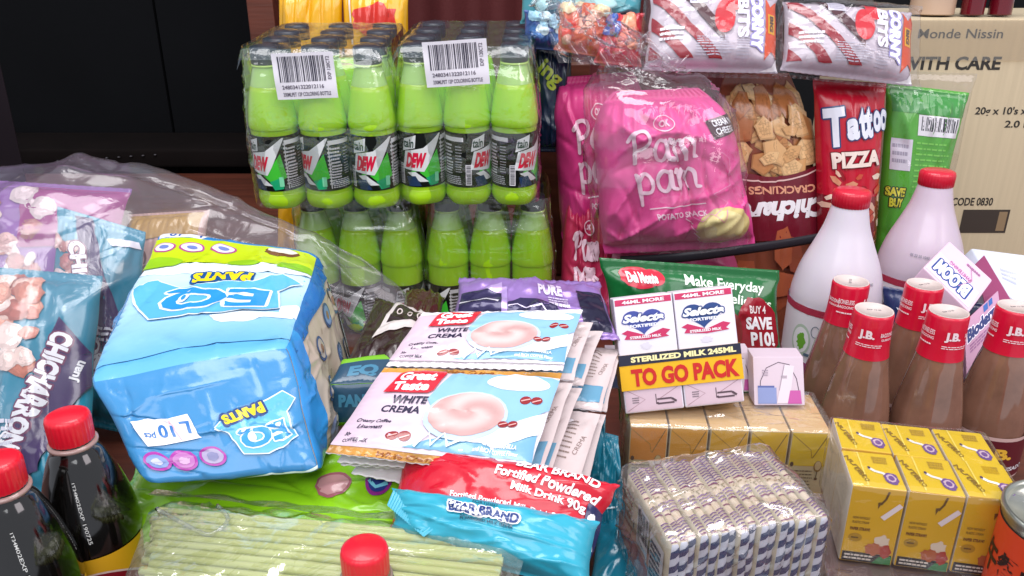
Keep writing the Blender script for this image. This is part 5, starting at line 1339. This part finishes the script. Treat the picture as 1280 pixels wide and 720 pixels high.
# crackling bags: clear upper half showing the chips
def chips_bag(label, c, T, seed, flip=True):
    t = thing("snack_bag", label, "snack bag", base_of(*c))
    MA = C('#6a1626'); CH = C('#c58a58')
    s, _, _ = pillow(t, "pouch", c, T, lambda u, v: C('#8a4a34'), PRINT, seed=seed, wr=.0035, nx=44, ny=64, side=.45, taper=(.05, .4), ncr=5)
    ar = Art(s, h=.006, base=.0007)
    rng = np.random.default_rng(seed)
    cols = [C('#c99a64'), C('#b57f4c'), C('#d9b27e'), C('#a86a3e'), C('#cfa470')]
    for k in range(60):
        x, y = rng.uniform(.08, .92), rng.uniform(.72, .94); r = rng.uniform(.09, .16)
        ry, rt, cc = r * ar.W / ar.H * rng.uniform(.5, 1), rng.uniform(0, 180), np.array(cols[k % 5])
        ar.ell(x, y, r, ry, tuple(cc * .74), f'chip#{k}', rot=rt, n=5, wob=.16, seed=seed * 50 + k)
        ar.ell(x + .04 * r, y + .06 * ry, r * .90, ry * .90, tuple(cc), f'chip#{k}', rot=rt, n=5, wob=.16, seed=seed * 50 + k)
        if k % 2:
            a2 = math.radians(rt)
            for q in (-.4, -.13, .13, .4):
                for da in (0, math.pi / 2):
                    e, n_ = np.array([math.cos(a2 + da), math.sin(a2 + da)]) * r * .52, np.array([-math.sin(a2 + da), math.cos(a2 + da)]) * r * q
                    ar.line([(x + n_[0] - e[0], y + (n_[1] - e[1]) * ry / r), (x + n_[0] + e[0], y + (n_[1] + e[1]) * ry / r)], .0011, tuple(cc * .74), f'chip#{k}')
        for q in range(5):
            a_, b_ = rng.uniform(-.5, .5, 2); ar.ell(x + a_ * r, y + b_ * ry, r * .13, ry * .13, tuple(cc * (.9 if q % 2 else 1.1)), f'chip#{k}', n=7)
        if False:
            for q in range(4): ar.line([(x - r * .5, y - .012 + .008 * q), (x + r * .5, y - .006 + .008 * q)], .0009, C('#b07c48'), f'chip#{k}')
    ar.poly([(0, .50), (1, .50), (1, .74)] + [(x_, .74 - .04 * math.sin(math.pi * x_)) for x_ in np.linspace(1, 0, 12)], MA, 'printed_band')
    ar.line([(x_, .705 + .02 * x_ - .03 * math.sin(math.pi * x_)) for x_ in np.linspace(.02, .98, 14)], .002, C('#d8b8b0'), 'printed_line')
    ar.text("CRACKLINGS", .60, .660, .024, .60, C('#d89a7a'), rot=182, bold=.03); ar.text("Chicharon", .55, .595, .062, .95, WHITE, rot=184, shear=.3, bold=.05, part='brand_lettering')
    for k in range(16):
        x, y = rng.uniform(.1, .9), rng.uniform(.06, .49); r = rng.uniform(.12, .2)
        ar.ell(x, y, r, r * .55 * ar.W / ar.H, [C('#a8583a'), C('#8f4630'), C('#c07a50')][k % 3], f'printed_chip#{k}', rot=rng.uniform(0, 180), n=8, wob=.25, seed=seed * 70 + k)
    ar.build(t, PRINT)
chips_bag("maroon crackling bag with golden chips showing through its clear top", q4((893, 470), (1030, 470), (1012, 92), (882, 88), 1.06, 1.09), .07, 211)

# strap around the bags
pts = curve_pts([PY(775, 326, .99), PY(850, 322, .945), PY(930, 312, .955), PY(985, 304, .985), PY(1030, 296, 1.01)], 28)
t = thing("strap", "black rubber strap tied across the lower snack bags", "strap", base_of(*pts))
Pst = np.stack([pts + np.array([0, 0, dz]) for dz in (-.0065, -.003, .003, .0065)]); Pst[1:3, :, 1] -= .0015
o, _ = sheet("band", Pst, mat("black_rubber", C('#1c1a22'), rough=.5, bump=.1, bscale=80), t); md = o.modifiers.new("thickness", 'SOLIDIFY'); md.thickness = .002

# red pizza snack
c = q4((1022, 330), (1092, 330), (1108, 104), (1016, 98), 1.035, 1.06)
t = thing("snack_bag", "red pizza flavoured snack bag lettered Tattoos beside the green bag", "snack bag", base_of(*c))
s, _, _ = pillow(t, "pouch", c, .05, C('#b8142c'), PRINT, seed=221, wr=.003, nx=44, ny=60, ncr=7)
ar = Art(s, h=.006, base=.0007)
ar.rect(.0, .0, 1, .40, C('#7a1420'), 'printed_field'); rng = np.random.default_rng(8)
for k in range(46):
    x, y = rng.uniform(.05, .95), rng.uniform(.12, .56); r = rng.uniform(.04, .10)
    ar.ell(x, y, r, r * ar.W / ar.H * .5, [C('#c0503a'), C('#d9b09a'), C('#8f1a22'), C('#cf8a6a'), C('#e3cbb8')][k % 5], f'printed_bite#{k}', rot=rng.uniform(0, 180), n=5, wob=.3, seed=300 + k)
ar.text("T", .24, .76, .20, .30, (.72, .74, .82), rot=10, shear=.2, bold=.05, part='brand_lettering#1', out=(C('#2a3a6a'), .0022)); ar.text("a", .45, .755, .11, .18, (.72, .74, .82), rot=10, shear=.2, bold=.05, part='brand_lettering#2', out=(C('#2a3a6a'), .0018)); ar.text("tt", .635, .79, .16, .20, (.72, .74, .82), rot=10, shear=.2, bold=.05, part='brand_lettering#3', out=(C('#2a3a6a'), .0018)); ar.text("oo", .86, .805, .11, .25, (.72, .74, .82), rot=10, shear=.2, bold=.05, part='brand_lettering#4', out=(C('#2a3a6a'), .0018)); ar.text("PIZZA", .52, .60, .085, .72, C('#e8d8cc'), rot=6, bold=.05, out=(C('#6a101c'), .0014))
ar.text("(T)", .3, .06, .06, .25, (.7, .5, .5), bold=.02, part='lettering#2')
ar.line([(.1, .13), (.3, .17), (.5, .12), (.9, .15)], .002, (.75, .5, .5), 'printed_line'); ar.build(t, PRINT)

# green bag
c = q4((1092, 330), (1158, 330), (1212, 116), (1108, 104), 1.05, 1.075)
t = thing("snack_bag", "bright green snack bag with barcode in a clear wrapper before the cardboard box", "snack bag", base_of(*c))
s, _, _ = pillow(t, "pouch", c, .04, C('#4ea22c'), PRINT, seed=231, wr=.005, nx=34, ny=44)
ar = Art(s, h=.006, base=.0007); ar.rect(.05, .86, .98, .985, C('#2f8a30'), 'printed_band')
ar.barcode(.36, .745, .92, .855, seed=12); ar.lines(.36, .45, .9, .72, 9, C('#79c84e'), fill=.3, seed=3); ar.rect(.40, .10, .98, .42, (.66, .62, .70), 'label_panel'); ar.lines(.44, .2, .9, .38, 4, (.4, .36, .45), fill=.25)
ar.rect(.06, .55, .30, .72, (.66, .62, .70), 'label_panel#2'); ar.lines(.08, .58, .28, .7, 3, (.35, .32, .4)); ar.text("SAVE", .16, .43, .05, .24, C('#d8d23a'), bold=.05, out=(C('#1c3a14'), .0014)); ar.text("BUY", .18, .37, .05, .18, C('#d8d23a'), bold=.05, out=(C('#1c3a14'), .0014))
ar.build(t, PRINT)
sc_ = film_mat("snack_clear_wrapper", milk=.008, refl=.7, bump=.2, bscale=24, rough=.1)
pillow(t, "clear_wrapper", q4((1088, 335), (1165, 335), (1222, 92), (1102, 88), 1.05, 1.075), .055, (.9, .9, .9), sc_, seed=233, wr=.006, nx=34, ny=40)

# corn snack packs lying on top
def corn(label, c, seed):
    t = thing("snack_pack", label, "snack pack", base_of(*c), "red striped corn snack packs")
    s, _, _ = pillow(t, "pouch", c, .05, C('#b6aab4'), PRINT, seed=seed, wr=.003, nx=60, ny=44, seal=.04, ncr=5)
    ar = Art(s, h=.006, base=.0007); DKR = C('#8c1626'); LAV = C('#8f86c0')
    for k, x in enumerate((-.50, -.28, -.06, .16)):
        a = clip_rect([(x, 1.0), (x + .10, 1.0), (x + .62, .10), (x + .52, .10)], .02, .08, .56, .97)
        if len(a) > 2: ar.poly(a, DKR if k < 3 else C('#4a2028'), f'printed_stripe#{k}')
    ar.lines(.08, .30, .28, .5, 3, (.7, .65, .7)); ar.rect(.28, .78, .42, .98, (.55, .52, .60), 'barcode_label#2'); ar.lines(.29, .80, .41, .96, 6, (.35, .33, .4), fill=.4)
    ar.lines(.35, .12, .66, .36, 8, (.45, .42, .5), fill=.35, seed=3); ar.lines(.66, .1, .78, .4, 9, (.45, .42, .5), fill=.35, seed=5)
    ar.ell(.56, .62, .08, .22, C('#c41f2c'), 'printed_sun'); ar.rect(.57, .70, .67, .96, C('#c41f2c'), 'printed_sun#2')
    ar.text("BITS", .70, .60, .085, .52, (.76, .72, .84), rot=-90, bold=.05); ar.text("CORNY", .815, .56, .10, .74, (.84, .82, .86), rot=-90, bold=.07, part='brand_lettering', out=(LAV, .002))
    ar.poly([(.88, .10), (.94, .22), (.99, .15), (.98, .90), (.93, .80), (.89, .92)], C('#c9481f'), 'printed_flame'); ar.rect(.905, .45, .965, .70, C('#d89a20'), 'printed_tag'); ar.text("BIG", .935, .58, .035, .2, (.1, .05, .03), rot=-90, bold=.05)
    ar.poly([(.86, .02), (.99, .02), (.99, .16), (.95, .06)], (.8, .78, .8), 'printed_edge'); ar.build(t, PRINT)
    pillow(t, "clear_wrapper", [x + d for x, d in zip(c, (np.array([-.01, -.004, -.006]), np.array([.012, -.004, -.006]), np.array([.012, 0, .008]), np.array([-.01, 0, .008])))], .062, (.9, .9, .9), sc_, seed=seed + 3, wr=.006, nx=34, ny=26)
corn("left of the two red striped corn snack packs above the pink bags", q4((803, 88), (972, 92), (972, -2), (812, -6), 1.02, 1.07), 241)
corn("right of the two red striped corn snack packs above the red pizza bag", q4((975, 88), (1140, 108), (1140, 16), (978, 2), 1.02, 1.07), 242)

# mixed snacks in a clear bag, upper centre
c = q4((668, 190), (715, 190), (715, 62), (664, 52), 1.09, 1.11)
t = thing("snack_pack", "dark blue snack pack with lime lettering beside the right bottle pack", "snack pack", base_of(*c)); s, _, _ = pillow(t, "pouch", c, .03, C('#10243e'), PRINT, seed=251, wr=.004)
ar = Art(s, base=.0007); ar.text("ing", .42, .72, .22, .6, C('#a8b83a'), rot=-32, shear=.2, bold=.03, part='brand_lettering'); ar.build(t, PRINT)
def mixp(label, c, col, cols, seed):
    t = thing("snack_pack", label, "snack pack", base_of(*c), "mixed snack packs in the upper clear bag"); s, _, _ = pillow(t, "pouch", c, .04, col, PRINT, seed=seed, wr=.005)
    ar = Art(s, base=.0007); curls(ar, .15, .15, .85, .85, 9, seed, cols, r=(.08, .2)); ar.build(t, PRINT)
mixp("orange and red snack pack in the upper clear bag", q4((692, 62), (752, 72), (765, 8), (700, 0), 1.06, 1.09), C('#c2583a'), [C('#d9a08a'), C('#c43a2a'), C('#e0c09a')], 252)
mixp("red snack pack next to the corn packs in the upper clear bag", q4((742, 78), (802, 84), (806, 16), (752, 20), 1.05, 1.09), C('#b8303a'), [C('#cf6a5a'), C('#2f4a9a'), C('#d98a6a')], 253)
mixp("blue snack pack low in the upper clear bag", q4((655, 60), (705, 64), (705, 20), (655, 12), 1.07, 1.09), C('#2a4a86'), [C('#8fb8cc'), C('#c0d4dc'), C('#35629a')], 254)
mixp("sea green snack pack at the top of the upper clear bag", q4((650, 30), (800, 24), (815, -40), (650, -40), 1.10, 1.12), C('#3f8490'), [C('#6aa8b0'), C('#9cc4c8'), C('#2f6a7a')], 255)
# yellow bags far behind
def yel(label, c, seed, red):
    t = thing("snack_bag", label, "snack bag", base_of(*c), "yellow snack bags behind the bottle packs"); s, _, _ = pillow(t, "pouch", c, .05, C('#d9a012'), PRINT, seed=seed, wr=.006)
    if red: ar = Art(s, base=.0007); ar.ell(.5, .88, .35, .05, C('#c4281c'), 'printed_sun', wob=.2, seed=2); ar.line([(.1, .97), (.18, .8)], .004, (.8, .75, .7), 'printed_line'); ar.build(t, PRINT)
yel("left yellow snack bag behind the upper left bottle pack", q4((346, 330), (432, 330), (428, -30), (348, -30), 1.33), 261, False)
yel("right yellow snack bag with red print behind the bottle packs", q4((430, 330), (520, 330), (510, -25), (428, -25), 1.33), 262, True)

# the clear sack tied above the pink bags
t = thing("clear_bag", "gathered clear plastic sack around the pink snack bags", "plastic bag", (.18, 1.0, .12))
SACK = film_mat("sack_film", milk=.035, refl=1.2, bump=.25, bscale=30, rough=.11, milkcol=(.80, .74, .82))
rings = [(316, 745, 955, .93), (250, 742, 950, .925), (180, 738, 938, .93), (130, 738, 920, .945), (105, 745, 890, .97), (92, 752, 840, .985), (84, 760, 810, .995)]
nA = 90; G = []
for (py, x0, x1, y) in rings:
    row = []
    for k in range(nA):
        a = -.5 * math.pi + (k / (nA - 1) - .5) * 1.25 * math.pi     # front arc
        cx, rx = (x0 + x1) / 2, (x1 - x0) / 2
        p = PY(cx + rx * math.cos(a) / 1.0 if True else 0, py, y)
        p = p + np.array([0, (1 + math.sin(a)) * .055, 0]); row.append(p)
    G.append(row)
G = np.array(G)
# denser rows
Gd = np.stack([smooth_prof(G[:, k], 10) for k in range(nA)], 1)
sheet("film", Gd, SACK, t, wr=.005, wscale=22, seed=71, cr=(60, .005))
# the loose gathered neck of the sack
U, Vv = np.meshgrid(np.linspace(0, 1, 100), np.linspace(0, 1, 60))
A0, A1, B0, B1 = PY(700, 78, .99), PY(865, 92, .985), PY(655, -30, 1.02), PY(800, 40, 1.0)
Pn = A0 * ((1 - U) * (1 - Vv))[..., None] + A1 * (U * (1 - Vv))[..., None] + B0 * ((1 - U) * Vv)[..., None] + B1 * (U * Vv)[..., None]
Pn[..., 1] += .012 * np.sin(U * 30 + 2 * Vv) * (.4 + Vv)
sheet("gathered_neck", Pn, SACK, t, wr=.006, wscale=24, seed=75, cr=(50, .012))
